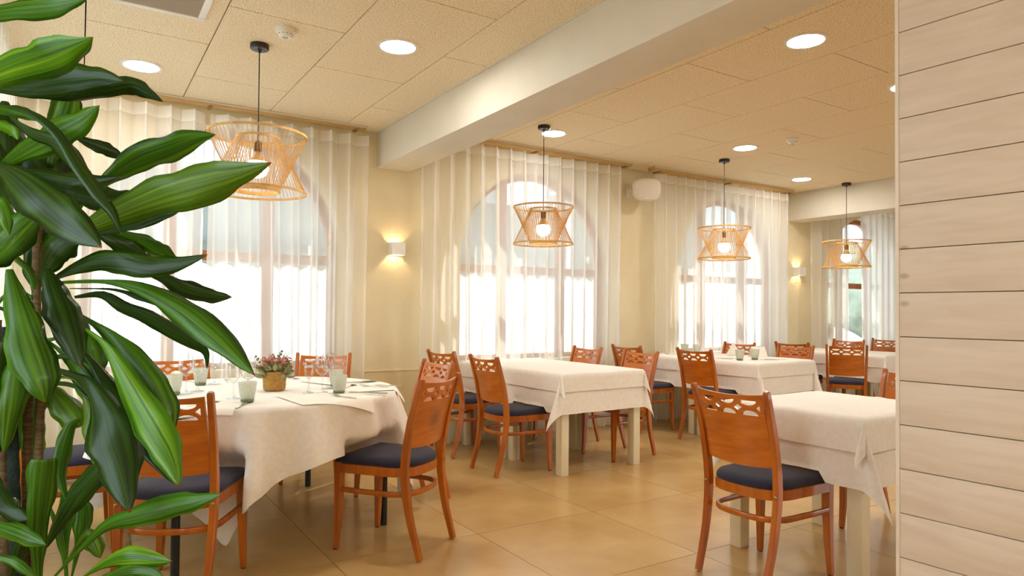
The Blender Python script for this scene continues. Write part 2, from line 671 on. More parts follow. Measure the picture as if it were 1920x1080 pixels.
def make_window(i, c, hw):
    ya, yb = WALL_Y + 0.15, WALL_Y + 0.21
    fwid = 0.065
    bm = bmesh.new()
    add_poly_fill(bm, [arch_loop(c, hw), arch_loop(c, hw - fwid, SILL + fwid, SPRING)])
    w = obj('window_%d' % i, slab_from_fill(bm, lambda u, v, t: Vector((u, t, v)), ya, yb), 'frame_wood')
    structure(w)
    m = 0.36
    zt0, zt1 = 1.56, 1.64
    for s in (-1, 1):
        x = c + s * m
        top = SPRING + sqrt(hw * hw - m * m) - fwid * 0.8
        box_obj('mullion', (x - 0.042, ya - 0.004, SILL + fwid), (x + 0.042, yb + 0.004, top), 'frame_wood', w, 0.004)
    box_obj('transom', (c - hw + fwid, ya - 0.008, zt0), (c + hw - fwid, yb + 0.008, zt1), 'frame_wood', w, 0.004)
    box_obj('window_sill', (c - hw, WALL_Y + 0.02, SILL - 0.001), (c + hw, ya, SILL + 0.022), 'dado_paint', w, 0.004)
    r = hw - fwid + 0.004
    for xa, xb in ((c - r, c - m - 0.04), (c - m + 0.04, c + m - 0.04), (c + m + 0.04, c + r)):
        for lp in (clip_arch(c, r, xa, xb, SILL + fwid - 0.004, zt0 + 0.002), clip_arch(c, r, xa, xb, zt1 - 0.002)):
            bm = bmesh.new()
            add_poly_fill(bm, [lp])
            obj('pane', slab_from_fill(bm, lambda u, v, t: Vector((u, t, v)), ya + 0.027, ya + 0.033), 'pane_glass', w)


for i, (c, hw) in enumerate(WIN):
    make_window(i + 1, c, hw)
# side window in the left wall
w = bmesh.new()
for lo, hi in (((2.95, 0.3), (5.2, 0.37)), ((2.95, 2.51), (5.2, 2.58)), ((2.95, 0.37), (3.02, 2.51)), ((5.13, 0.37), (5.2, 2.51)), ((4.03, 0.37), (4.11, 2.51))):
    add_box(w, (X0 - 0.21, lo[0], lo[1]), (X0 - 0.15, hi[0], hi[1]))
w = structure(obj('window_5', w, 'frame_wood'))
for ya, yb in ((3.015, 4.035), (4.105, 5.135)):
    box_obj('pane', (X0 - 0.183, ya, 0.365), (X0 - 0.177, yb, 2.515), 'pane_glass', w)

# planked partition at the right -------------------------------------
part = bpy.data.objects.new('wall_partition', bpy.data.meshes.new('wall_partition'))
bm = bmesh.new()
add_box(bm, (0.004, 0.013, 0), (3.75, 0.125, 2.79))
bm.to_mesh(part.data)
bm.free()
part.data.materials.append(MATS['plank_gap'])
part.location = (2.207, 1.161, 0)
part.rotation_euler = (0, 0, atan2(-0.9987, 0.0512))
link(part)
structure(part)
m, nt, out = new_mat('plank_wood')
b = nt.nodes.new('ShaderNodeBsdfPrincipled')
b.inputs['Roughness'].default_value = 0.55
tc = nt.nodes.new('ShaderNodeTexCoord')
oi = nt.nodes.new('ShaderNodeObjectInfo')
add = nt.nodes.new('ShaderNodeVectorMath')
nt.links.new(tc.outputs['Object'], add.inputs[0])
sc_ = nt.nodes.new('ShaderNodeVectorMath')
sc_.operation = 'SCALE'
sc_.inputs[3].default_value = 0.37
nt.links.new(oi.outputs['Location'], sc_.inputs[0])
nt.links.new(sc_.outputs[0], add.inputs[1])
mp = nt.nodes.new('ShaderNodeMapping')
mp.inputs['Scale'].default_value = (1.1, 1, 9)
nt.links.new(add.outputs[0], mp.inputs[0])
n = nt.nodes.new('ShaderNodeTexNoise')
n.inputs['Scale'].default_value = 4
n.inputs['Detail'].default_value = 6
n.inputs['Distortion'].default_value = 0.6
nt.links.new(mp.outputs[0], n.inputs['Vector'])
r = ramp(nt, n.outputs[0], [(0.3, srgb(216, 200, 182)), (0.7, srgb(227, 214, 198))])
mp2 = nt.nodes.new('ShaderNodeMapping')
mp2.inputs['Scale'].default_value = (5.5, 0.01, 9.0)
nt.links.new(add.outputs[0], mp2.inputs[0])
vo = nt.nodes.new('ShaderNodeTexVoronoi')
vo.inputs['Scale'].default_value = 1.0
nt.links.new(mp2.outputs[0], vo.inputs['Vector'])
kn = ramp(nt, vo.outputs['Distance'], [(0.05, (1, 1, 1, 1)), (0.11, (0, 0, 0, 1))])
sel = ramp(nt, vo.outputs['Color'], [(0.45, (0, 0, 0, 1)), (0.55, (0.55, 0.55, 0.55, 1))])
mul = nt.nodes.new('ShaderNodeMixRGB')
mul.blend_type = 'MULTIPLY'
mul.inputs[0].default_value = 1
nt.links.new(kn.outputs[0], mul.inputs[1])
nt.links.new(sel.outputs[0], mul.inputs[2])
mix = nt.nodes.new('ShaderNodeMixRGB')
nt.links.new(mul.outputs[0], mix.inputs[0])
nt.links.new(r.outputs[0], mix.inputs[1])
mix.inputs[2].default_value = srgb(160, 132, 100)
nt.links.new(mix.outputs[0], b.inputs['Base Color'])
nt.links.new(b.outputs[0], out.inputs[0])
bm = bmesh.new()
add_box(bm, (0.012, 0, 0.0012), (3.75, 0.016, 0.1386), 0.0022)
pl0 = obj('plank', bm, 'plank_wood', part, 40)
z = 1.119 - 0.1397 * 8
k = 0
while z < 2.72:
    o = pl0 if k == 0 else link(pl0.copy(), part)
    o.location = (0, 0, z)
    z += 0.1397
    k += 1
box_obj('corner_trim', (0.0, -0.002, 0.0), (0.012, 0.125, 2.79), 'plank_edge', part, 0.002)


# curtain rails and sheers -------------------------------------------
def curtain_mesh(name, a0, a1, ztop, zbot, seed, place, mat, parent=None, amp=0.056, per=0.155, nz=14, skip=0.0, only=0.0):
    nx = max(8, int((a1 - a0) / per * 16))
    vs, fs = [], []
    H = ztop - zbot
    if only:
        ts = [0.0, only / H]
    else:
        ts = [lerp(skip / H, 1, (j / nz)) for j in range(nz + 1)]
    nz = len(ts) - 1
    for j in range(nz + 1):
        t = ts[j]
        z = lerp(ztop, zbot, t)
        for i in range(nx + 1):
            s = lerp(a0, a1, i / nx)
            ph = 0.9 * t * sin(2.3 * s + seed) + 0.5 * t * sin(5.1 * s + 1.7 * seed + 2.0 * t)
            th = 2 * pi * (s - a0) / per + ph
            am = amp * (1 - 0.25 * t * (0.5 + 0.5 * sin(3.7 * s + seed * 2)))
            x = s + 0.026 * sin(2 * th) + 0.012 * t * sin(4 * s + seed)
            vs.append(place(x, am * sin(th), z))
    for j in range(nz):
        for i in range(nx):
            q = j * (nx + 1) + i
            fs.append((q, q + 1, q + nx + 2, q + nx + 1))
    return raw(name, vs, fs, mat, parent)


def curtain(a0, a1, y, ztop, seed, label, axis='x'):
    if axis == 'x':
        def place(x, d, z): return (x, y + d, z)
    else:
        def place(x, d, z): return (y + d, x, z)
    c = curtain_mesh('curtain', a0, a1, ztop, 0.03, seed, place, 'curtain_sheer', skip=0.085)
    tag(c, label, 'curtain', 'white sheer curtains')
    curtain_mesh('heading_tape', a0, a1, ztop, 0.03, seed, place, 'curtain_tape', c, only=0.085)
    return c


curtain(-0.36, 0.765, 5.40, 2.638, 1.0, 'sheer white curtain behind the leafy plant, left of the gap in the first window')
curtain(0.80, 2.00, 5.40, 2.638, 2.2, 'sheer white curtain behind the nearest pendant lamp, ending at the wall lamp pillar')
curtain(2.47, 3.65, 5.32, 2.698, 3.1, 'sheer white curtain at the second window, starting just under the big ceiling beam')
curtain(3.66, 4.80, 5.32, 2.698, 4.4, 'sheer white curtain at the second window, on the side next to the white speaker')
curtain(5.225, 6.40, 5.30, 2.692, 5.2, 'sheer white curtain at the third window, on the side next to the white speaker')
curtain(6.41, 7.57, 5.30, 2.692, 6.9, 'sheer white curtain at the third window, ending by the far cross beam')
curtain(8.06, 8.90, 5.30, 2.692, 7.3, 'sheer white curtain at the farthest window, left of the open gap')
curtain(9.23, 10.35, 5.30, 2.692, 8.8, 'sheer white curtain at the farthest window, right of the open gap')
curtain(2.45, 5.15, -0.395, 2.67, 9.4, 'sheer white curtain on the left side wall behind the plant leaves', 'y')


def rail(x0, x1, y0, y1, zc, depth, label, brackets):
    t = thing('curtain_rail', label, 'curtain rail', ((x0 + x1) / 2, (y0 + y1) / 2, zc), 0, 'curtain rails under the ceiling')
    dx = (x1 - x0) / 2
    dy = (y1 - y0) / 2
    box_obj('batten', (-dx, -dy, -depth), (dx, dy, 0.0), 'rail_tan', t, 0.003)
    box_obj('track', (-dx, -dy - 0.014, -0.014), (dx, -dy, -0.001), 'rail_white', t, 0.002)
    for k in range(brackets):
        x = lerp(-dx + 0.08, dx - 0.08, k / (brackets - 1))
        box_obj('bracket', (x - 0.012, -dy - 0.006, -depth - 0.014), (x + 0.012, dy, -depth), 'rail_bracket', t)
    return t


rail(-0.40, 1.99, 5.36, 5.44, ZL, 0.028, 'tan curtain rail over the first window behind the nearest pendant lamp', 3)
rail(2.446, 4.87, 5.27, 5.37, ZR, 0.038, 'tan curtain rail over the second window, between big beam and speaker', 3)
rail(5.17, 7.60, 5.25, 5.35, ZR, 0.042, 'tan curtain rail over the third window, between speaker and far beam', 3)
rail(8.15, 10.5, 5.25, 5.35, ZR, 0.042, 'tan curtain rail over the farthest window beyond the far beam', 3)

# outside ------------------------------------------------------------
structure(box_obj('ground_outside', (-40, -40, -0.30), (50, 60, -0.10), 'paving_outside'))
t = thing('building', 'pale building across the street, dim through the sheer curtains', 'building', (6, 18, -0.1))
bw = bmesh.new()
add_box(bw, (-26, 0, 0), (17.0, 6, 6.6))  # height chosen to block the bright sky behind the arches
obj('facade', bw, 'facade_outside', t)
box_obj('bright_storey', (-26, -0.12, 0.0), (17.0, 0.0, 2.9), 'bright_storey_outside', t)  # white lower storey added so the lower window panes burn out
bw = bmesh.new()
add_box(bw, (-26.3, -0.4, 6.6), (17.3, 6.3, 6.8))
obj('roof', bw, 'roof_outside', t)
sh = None
for k in range(13):
    x = -23 + 3.0 * k
    if sh is None:
        sh = box_obj('shutter', (0, -0.06, 3.6), (1.2, 0.02, 5.4), 'shutter_outside', t, 0.02)
        o = sh
    else:
        o = link(sh.copy(), t)
    o.location = (x, 0, 0)
for k, (x, y, r, zc) in enumerate(((23.0, 13.0, 1.5, 2.0), (26.2, 16.5, 1.9, 2.6))):
    lab = ('pale rounded tree outside, nearer one in the farthest curtain gap', 'pale rounded tree outside, taller one farther back behind the farthest curtain')[k]
    tr = thing('tree', lab, 'tree', (x, y, -0.1), 0, 'trees outside')
    bm = bmesh.new()
    bmesh.ops.create_icosphere(bm, subdivisions=3, radius=r)
    for v in bm.verts:
        v.co *= 1 + 0.12 * sin(v.co.x * 5 + k) * sin(v.co.y * 4.3) + 0.08 * sin(v.co.z * 7)
        v.co.z += zc
    obj('crown', bm, 'foliage_outside', tr, 60)
    bm = bmesh.new()
    add_tube(bm, [(0, 0, 0), (0.05, 0, zc * 0.5), (0, 0.02, zc)], [0.16, 0.13, 0.10])
    obj('trunk', bm, 'cane', tr, 40)
# terrace awning with a scalloped valance
t = thing('awning', 'long pale terrace awning with scalloped edge, outside the windows', 'awning', (0, 7.0, -0.1))
bm = bmesh.new()
xa, xb = -3.0, 9.0
A = [(xa, 0.0, 2.60), (xb, 0.0, 2.60), (xb, 1.25, 2.06), (xa, 1.25, 2.06)]
v0 = [bm.verts.new(p) for p in A]
v1 = [bm.verts.new((p[0], p[1], p[2] - 0.012)) for p in A]
bm.faces.new(v0)
bm.faces.new(v1)
for i in range(4):
    bm.faces.new((v0[i], v0[(i + 1) % 4], v1[(i + 1) % 4], v1[i]))
obj('canopy', bm, 'awning_fabric', t)
lower = [(xa + (xb - xa) * k / 240, 1.74 + 0.055 * abs(sin(pi * k / 5.0))) for k in range(241)]
bm = bmesh.new()
add_poly_fill(bm, [[(xb, 2.05), (xa, 2.05)] + lower])
obj('valance', slab_from_fill(bm, lambda u, v, q: Vector((u, q, v)), 1.245, 1.255), 'awning_fabric', t)
bm = bmesh.new()
add_poly_fill(bm, [[(x, z + 0.02) for x, z in reversed(lower)] + [(x, z - 0.012) for x, z in lower]])
obj('valance_trim', slab_from_fill(bm, lambda u, v, q: Vector((u, q, v)), 1.238, 1.262), 'awning_white', t)
for x in (-2.9, 2.35, 5.4, 8.9):
    for y, zt in ((0.05, 2.57), (1.2, 2.06)):
        bm = bmesh.new()
        add_tube(bm, [(x, y, 0), (x, y, zt)], 0.025)
        obj('post', bm, 'awning_white', t, 40)

# ================================================================== LAMPS AND FITTINGS
def downlight(x, y, z, label):
    t = thing('downlight', label, 'downlight', (x, y, z), 0, 'round ceiling downlights')
    bm = bmesh.new()
    add_lathe(bm, [(0.098, 0.002), (0.100, -0.006), (0.121, -0.005), (0.123, 0.002)], 40, cap_bottom=False, cap_top=False)
    obj('trim_ring', bm, 'white_plastic', t, 50)
    bm = bmesh.new()
    add_lathe(bm, [(0.0995, 0.001), (0.0995, -0.003)], 40)
    obj('diffuser', bm, 'downlight_glow', t)
    return t


for x, y, z, lab in ((0.308, 4.815, ZL, 'round recessed downlight left of the nearest pendant lamp cord'),
                     (1.527, 3.622, ZL, 'round recessed downlight between smoke detector and big beam'),
                     (3.482, 2.333, ZR, 'round recessed downlight right of the big beam, nearest to the planked wall'),
                     (3.487, 4.78, ZR, 'round recessed downlight right behind the cord of the second pendant'),
                     (5.283, 4.173, ZR, 'round recessed downlight above and before the third pendant lamp'),
                     (7.06, 4.783, ZR, 'round recessed downlight nearest to the far cross beam'),
                     (4.755, 2.417, ZR, 'round recessed downlight half hidden behind the planked wall edge')):
    downlight(x, y, z, lab)


def pendant(x, y, z, zt, label, R=0.262, H=0.325):
    """zt = height of the top rim."""
    t = thing('pendant_lamp', label, 'pendant lamp', (x, y, z), 0, 'rattan pendant lamps')
    top = zt - z
    bot = top - H
    bm = bmesh.new()
    add_lathe(bm, [(0.050, 0.0), (0.052, -0.004), (0.052, -0.026), (0.048, -0.031), (0.012, -0.033), (0.006, -0.05)], 28)
    obj('canopy', bm, 'black_metal', t, 40)
    bm = bmesh.new()
    add_tube(bm, [(0, 0, -0.03), (0, 0, top - 0.05)], 0.0035)
    obj('cord', bm, 'black_metal', t, 60)
    bm = bmesh.new()
    add_lathe(bm, [(0.006, top - 0.035), (0.018, top - 0.045), (0.020, top - 0.05), (0.020, top - 0.098), (0.015, top - 0.10)], 20)
    obj('socket', bm, 'bronze', t, 40)
    bm = bmesh.new()
    add_lathe(bm, [(0.016, top - 0.10), (0.020, top - 0.112), (0.036, top - 0.14), (0.050, top - 0.158)], 24, cap_top=False)
    nk = obj('bulb', bm, 'bulb_neck', t, 50)
    bm = bmesh.new()
    zc, rb = top - 0.192, 0.060
    add_lathe(bm, [(0.049, top - 0.157)] + [(rb * cos(a), zc + rb * sin(a)) for a in [0.5 - k * 0.26 for k in range(8)]] + [(0.001, zc - rb)], 28)
    obj('bulb_globe', bm, 'bulb_glow', nk, 60)
    r = 0.44 * R

    def ring(rad, zz, h, th, name):
        bm = bmesh.new()
        add_lathe(bm, [(rad - th, zz - h / 2), (rad + th, zz - h / 2), (rad + th, zz + h / 2), (rad - th, zz + h / 2), (rad - th, zz - h / 2)], 56, cap_bottom=False, cap_top=False)
        bmesh.ops.remove_doubles(bm, verts=bm.verts[:], dist=1e-5)
        return obj(name, bm, 'rattan', t, 50)
    ring(R, top - 0.006, 0.013, 0.004, 'rim_ring')
    ring(R, bot + 0.006, 0.013, 0.004, 'rim_ring')
    ring(r, top - 0.022, 0.012, 0.004, 'neck_ring')
    ring(r + 0.004, bot + 0.016, 0.022, 0.004, 'neck_ring')

    def sticks(ra, za, rb_, zb, name, n=60, twist=0.0):
        bm = bmesh.new()
        for k in range(n):
            a = 2 * pi * k / n
            b = a + twist
            p = Vector((ra * cos(a), ra * sin(a), za))
            q = Vector((rb_ * cos(b), rb_ * sin(b), zb))
            add_sweep(bm, [p, q], (0.0016, 0.0021), 4, (cos(a), sin(a), 0.01), 1.0, caps=False)
        return stuff(obj(name, bm, 'rattan', t))
    sticks(R, top - 0.006, r + 0.004, bot + 0.02, 'upper_slats', twist=0.05)
    sticks(R, bot + 0.006, r, top - 0.022, 'lower_slats', twist=-0.05)
    return t


pendant(0.852, 4.04, ZL, 2.192, 'rattan pendant lamp nearest the plant, hanging over the round table', 0.268, 0.338)
pendant(3.279, 4.633, ZR, 2.072, 'rattan pendant lamp over the square table at the second window', 0.25, 0.32)
pendant(5.517, 4.613, ZR, 2.056, 'rattan pendant lamp before the third window, second from the right', 0.256, 0.32)
pendant(7.70, 4.622, ZR, 2.058, 'rattan pendant lamp farthest away, beside the planked partition wall', 0.262, 0.315)


def smoke(x, y, z, label):
    t = thing('smoke_detector', label, 'smoke detector', (x, y, z), 0, 'smoke detectors')
    bm = bmesh.new()
    add_lathe(bm, [(0.052, 0), (0.053, -0.018), (0.050, -0.024)], 32)
    obj('base', bm, 'white_plastic', t, 40)
    bm = bmesh.new()
    add_lathe(bm, [(0.046, -0.024), (0.045, -0.030), (0.032, -0.046), (0.030, -0.048)], 32)
    obj('cap', bm, 'white_plastic', t, 40)
    bm = bmesh.new()
    for k in range(12):
        a = 2 * pi * k / 12
        m = Matrix.Rotation(a, 4, 'Z')
        b = bmesh.new()
        add_box(b, (0.036, -0.005, -0.036), (0.042, 0.005, -0.031))
        merge(bm, b, m)
    obj('vent_slots', bm, 'vent_dark', t)
    bm = bmesh.new()
    add_lathe(bm, [(0.016, -0.048), (0.016, -0.0495)], 20)
    obj('test_button', bm, 'grey_print', t)


smoke(0.920, 3.735, ZL, 'white round smoke detector on ceiling behind the nearest pendant canopy')
smoke(5.354, 3.717, ZR, 'white round smoke detector on ceiling between the two farthest pendant lamps')

# ceiling air vent (top left)
t = thing('ceiling_vent', 'white framed air vent grille with fine slats in the ceiling', 'vent', (0.278, 3.597, ZL))
for lo, hi in (((-0.27, -0.26), (0.255, -0.225)), ((-0.27, 0.225), (0.255, 0.26)), ((-0.27, -0.225), (-0.235, 0.225)), ((0.22, -0.225), (0.255, 0.225))):
    box_obj('frame', (lo[0], lo[1], -0.012), (hi[0], hi[1], 0.001), 'white_plastic', t, 0.002)
box_obj('backing', (-0.235, -0.225, -0.001), (0.22, 0.225, 0.002), 'vent_dark', t)
bm = bmesh.new()
add_box(bm, (-0.235, -0.005, -0.009), (0.22, 0.005, -0.002))
bmesh.ops.rotate(bm, cent=(0, 0, -0.005), matrix=Matrix.Rotation(0.35, 3, 'X'), verts=bm.verts[:])
s0 = obj('slat', bm, 'vent_slat', t)
for k in range(32):
    o = s0 if k == 0 else link(s0.copy(), t)
    o.location = (0, -0.218 + 0.0141 * k, 0)


def sconce(x, z, label):
    t = thing('wall_lamp', label, 'wall lamp', (x, WALL_Y, z), 0, 'white cube wall lamps')
    w, d, h = 0.060, 0.105, 0.053
    th = 0.006
    bm = bmesh.new()
    add_box(bm, (-w, -d, -h), (w, -d + th, h))
    add_box(bm, (-w, -th, -h), (w, 0, h))
    add_box(bm, (-w, -d + th, -h), (-w + th, -th, h))
    add_box(bm, (w - th, -d + th, -h), (w, -th, h))
    obj('housing', bm, 'white_plastic', t)
    bm = bmesh.new()
    bmesh.ops.create_icosphere(bm, subdivisions=2, radius=0.010)
    for v in bm.verts:
        v.co += Vector((0, -0.045, 0))
    obj('lamp_core', bm, 'sconce_glow', t, 80)
    ld = bpy.data.lights.new('wall_lamp_light', 'POINT')
    ld.energy = 13.0
    ld.color = (1.0, 0.70, 0.36)
    ld.shadow_soft_size = 0.011
    lo = bpy.data.objects.new('wall_lamp_light', ld)
    lo.location = (0, -0.045, 0)
    link(lo, t)


sconce(2.306, 1.718, 'small white cube wall lamp on the pillar beside the big beam')
sconce(8.0, 1.745, 'small white cube wall lamp below the far cross beam')

# loudspeaker on the pillar between second and third windows
t = thing('loudspeaker', 'white rounded loudspeaker on wall between second and third windows', 'loudspeaker', (5.03, WALL_Y, 2.507), 0)
bm = bmesh.new()
add_box(bm, (-0.045, -0.02, -0.07), (0.035, 0.0, 0.07), 0.006)
add_box(bm, (-0.025, -0.14, -0.02), (0.015, -0.02, 0.02), 0.004)
obj('bracket', bm, 'white_plastic', t, 40)
R = Matrix.Translation((0.03, -0.23, -0.012)) @ Matrix.Rotation(radians(-34), 4, 'Z') @ Matrix.Rotation(radians(10), 4, 'X')
b = bmesh.new()
N = 28
prof = [(-0.115, 0.070, 0.055), (-0.10, 0.105, 0.085), (-0.05, 0.132, 0.105), (0.0, 0.142, 0.113), (0.06, 0.148, 0.117), (0.09, 0.146, 0.115)]
rings = []
for d, a, h in prof:
    rings.append([b.verts.new((math.copysign(abs(cos(q)) ** 0.62, cos(q)) * a, -d, math.copysign(abs(sin(q)) ** 0.62, sin(q)) * h)) for q in [2 * pi * (k + 0.5) / N for k in range(N)]])
for A, B in zip(rings, rings[1:]):
    for k in range(N):
        b.faces.new((A[k], A[(k + 1) % N], B[(k + 1) % N], B[k]))
b.faces.new(rings[0])
b.faces.new(rings[-1])
bm = bmesh.new()
merge(bm, b, R)
obj('cabinet', bm, 'white_plastic', t, 40)
b = bmesh.new()
rings = []
for s, d in ((0.975, 0.088), (0.975, 0.096), (0.90, 0.104), (0.6, 0.112), (0.25, 0.116)):
    rings.append([b.verts.new((math.copysign(abs(cos(q)) ** 0.62, cos(q)) * 0.146 * s, -d, math.copysign(abs(sin(q)) ** 0.62, sin(q)) * 0.115 * s)) for q in [2 * pi * (k + 0.5) / N for k in range(N)]])
for A, B in zip(rings, rings[1:]):
    for k in range(N):
        b.faces.new((A[k], A[(k + 1) % N], B[(k + 1) % N], B[k]))
b.faces.new(rings[-1])
bm = bmesh.new()
merge(bm, b, R)
gr = obj('grille', bm, 'grille_white', t, 60)
b = bmesh.new()
add_box(b, (-0.022, -0.109, -0.092), (0.022, -0.099, -0.085), 0.001)
bm = bmesh.new()
merge(bm, b, R)
obj('name_plate', bm, 'napkin', gr)


# ================================================================== CHAIRS
POST = [(0.0, -0.272), (0.06, -0.255), (0.14, -0.230), (0.25, -0.205), (0.36, -0.192), (0.43, -0.190), (0.52, -0.197), (0.66, -0.224), (0.80, -0.264), (0.862, -0.284)]


def post_x(z): return interp(POST, z)
def post_y(z): return 0.174 + 0.020 * z / 0.86


def seat_outline(inset=0.0, n=22):
    """U-shaped plan from the front left corner round the back to the front right corner."""
    b, a = 0.192 - inset, 0.168 - inset
    pts = [(0.205 - inset, b + 0.006), (0.12, b + 0.006), (0.03, b + 0.004)]
    for k in range(n + 1):
        ang = pi / 2 + pi * k / n
        c, s = cos(ang), sin(ang)
        e = 2 / 2.7
        pts.append((-0.055 + math.copysign(abs(c) ** e, c) * a, math.copysign(abs(s) ** e, s) * b))
    pts += [(0.03, -b - 0.004), (0.12, -b - 0.006), (0.205 - inset, -b - 0.006)]
    return pts


def make_chair(label):
    t = thing('dining_chair', label, 'chair', (0, 0, 0), 0, 'wooden dining chairs')
    # seat frame ring
    out_, inn = seat_outline(0), seat_outline(0.024)
    bm = bmesh.new()
    L = len(out_)
    rows = []
    for z, lp in ((0.385, inn), (0.385, out_), (0.392, out_), (0.428, out_), (0.434, inn)):
        rows.append([bm.verts.new((x, y, z)) for x, y in lp])
    for A, B in zip(rows, rows[1:] + rows[:1]):
        for k in range(L):
            bm.faces.new((A[k], A[(k + 1) % L], B[(k + 1) % L], B[k]))
    obj('seat_frame', bm, 'chair_wood', t, 40)
    # cushion
    base = seat_outline(0.006)
    cx = -0.005
    bm = bmesh.new()
    rows = []
    for s, z in ((1.0, 0.425), (1.012, 0.440), (1.0, 0.450), (0.95, 0.461), (0.84, 0.469), (0.65, 0.474), (0.38, 0.4765), (0.12, 0.477)):
        rows.append([bm.verts.new((cx + (x - cx) * s, y * s, z + (0.002 if s < 1 else 0))) for x, y in base])
    for A, B in zip(rows, rows[1:]):
        for k in range(L):
            bm.faces.new((A[k], A[(k + 1) % L], B[(k + 1) % L], B[k]))
    bm.faces.new(rows[-1])
    bm.faces.new(rows[0])
    obj('seat_cushion', bm, 'navy_fabric', t, 50)
    # stretcher hoop
    hp = [(x, y, 0.300) for x, y in seat_outline(0.010)]
    hp[0] = (0.185, hp[0][1], 0.300)
    hp[-1] = (0.185, hp[-1][1], 0.300)
    bm = bmesh.new()
    add_sweep(bm, hp, (0.0085, 0.0125), 8, (0, 0, 1), 0.4)
    obj('stretcher', bm, 'chair_wood', t, 40)
    # legs
    for s in (1, -1):
        bm = bmesh.new()
        add_sweep(bm, [(0.188, s * 0.178, 0.434), (0.188, s * 0.178, 0.30), (0.192, s * 0.181, 0.14), (0.198, s * 0.186, 0.006)],
                  [(0.022, 0.021), (0.0205, 0.0195), (0.0165, 0.016), (0.0125, 0.0125)], 8, (0, 1, 0), 0.26)
        lg = obj('leg', bm, 'chair_wood', t, 32)
        box_obj('leg_glide', (0.189, s * 0.186 - 0.009, 0.0), (0.207, s * 0.186 + 0.009, 0.007), 'rubber', lg)
    for s in (1, -1):
        pts = [(post_x(z), s * post_y(z), z) for z in [0.006, 0.05, 0.10, 0.16, 0.22, 0.29, 0.36, 0.43, 0.50, 0.58, 0.66, 0.74, 0.81, 0.856, 0.864]]
        secs = [(0.0135, 0.0135), (0.0145, 0.0135), (0.015, 0.0135), (0.016, 0.014), (0.017, 0.014), (0.0185, 0.0145), (0.0195, 0.0145), (0.020, 0.0145),
                (0.0195, 0.0145), (0.018, 0.014), (0.0165, 0.0135), (0.015, 0.013), (0.014, 0.0125), (0.0135, 0.0125), (0.0095, 0.0090)]
        bm = bmesh.new()
        add_sweep(bm, pts, secs, 8, (0, 1, 0), 0.26)
        lg = obj('rear_leg', bm, 'chair_wood', t, 32)
        bm = bmesh.new()
        add_lathe(bm, [(0.0085, 0), (0.008, 0.003), (0.004, 0.0052)], 14)
        bmesh.ops.transform(bm, matrix=Matrix.Translation((post_x(0.41) - 0.019, s * (post_y(0.41) + 0.002), 0.408)) @ Matrix.Rotation(-pi / 2, 4, 'Y'), verts=bm.verts[:])
        obj('bolt', bm, 'brass', lg, 40)
    # curved back panel with the cut-out lattice
    W = 0.170
    top = [(lerp(W, -W, k / 12), 0.846 - 0.010 * (1 - (lerp(1, -1, k / 12)) ** 2)) for k in range(13)]
    bot = [(lerp(-W, W, k / 12), 0.530 - 0.010 * (1 - (lerp(-1, 1, k / 12)) ** 2)) for k in range(13)]
    loops = [top + bot]
    zt, zb = 0.816, 0.752
    zm = (zt + zb) / 2
    for c in (-0.103, 0.0, 0.103):
        hw, hh = 0.039, 0.021
        loops.append([(c - hw, zt), (c + hw, zt)] + [(c + hw * cos(q), zt - hh * sin(q)) for q in [pi * k / 7 for k in range(1, 7)]])
        loops.append([(c + hw, zb), (c - hw, zb)] + [(c - hw * cos(q), zb + hh * sin(q)) for q in [pi * k / 7 for k in range(1, 7)]])
    for c in (-0.0515, 0.0515):
        loops.append([(c - 0.021, zm), (c, zm - 0.0135), (c + 0.021, zm), (c, zm + 0.0135)])
    for s in (-1, 1):
        loops.append([(s * 0.131, zm), (s * 0.153, zm + 0.017), (s * 0.153, zm - 0.017)])
    bm = bmesh.new()
    add_poly_fill(bm, loops)
    cuts(bm, [lerp(-W, W, k / 14) for k in range(1, 14)], [0.58, 0.64, 0.70, 0.74])

    def fn(u, v, q):
        sl = 1 - (u / W) ** 2
        return Vector((post_x(v) - 0.024 * sl + q, u, v))
    obj('back_panel', slab_from_fill(bm, fn, -0.006, 0.006), 'chair_panel_wood', t, 40)
    return t


chair0 = None


def place_chair(x, y, facing, label):
    """x, y = midpoint between the rear feet; facing = direction the sitter looks (degrees)."""
    global chair0
    if chair0 is None:
        o = chair0 = make_chair(label)
    else:
        o = copy_tree(chair0)
    a = radians(facing)
    o.location = (x + 0.272 * cos(a), y + 0.272 * sin(a), 0)
    o.rotation_euler = (0, 0, a)
    o['label'] = label
    SEATS.append((o.location.x, o.location.y, a))
    return o


SEATS = []


def clear_seats(p, push=False):
    """cloth meeting a chair seat either lies on the cushion or is pressed back by its front edge."""
    if p.z > 0.56:
        return p
    for cx, cy, a in SEATS:
        dx, dy = p.x - cx, p.y - cy
        lx, ly = dx * cos(a) + dy * sin(a), -dx * sin(a) + dy * cos(a)
        if abs(ly) < 0.235 and -0.35 < lx < 0.232:
            k = min(1.0, (0.56 - p.z) / 0.08) * min(1.0, (0.235 - abs(ly)) / 0.03)
            if push:
                m = (0.232 - lx) * k
                p = Vector((p.x + m * cos(a), p.y + m * sin(a), p.z))
            elif p.z < 0.484 and lx < 0.215 and abs(ly) < 0.205:
                p = Vector((p.x, p.y, 0.484))
    return p


# round table
place_chair(1.524, 3.043, 125.5, 'wooden dining chair with a dark smudge on its back, nearest at the round table')
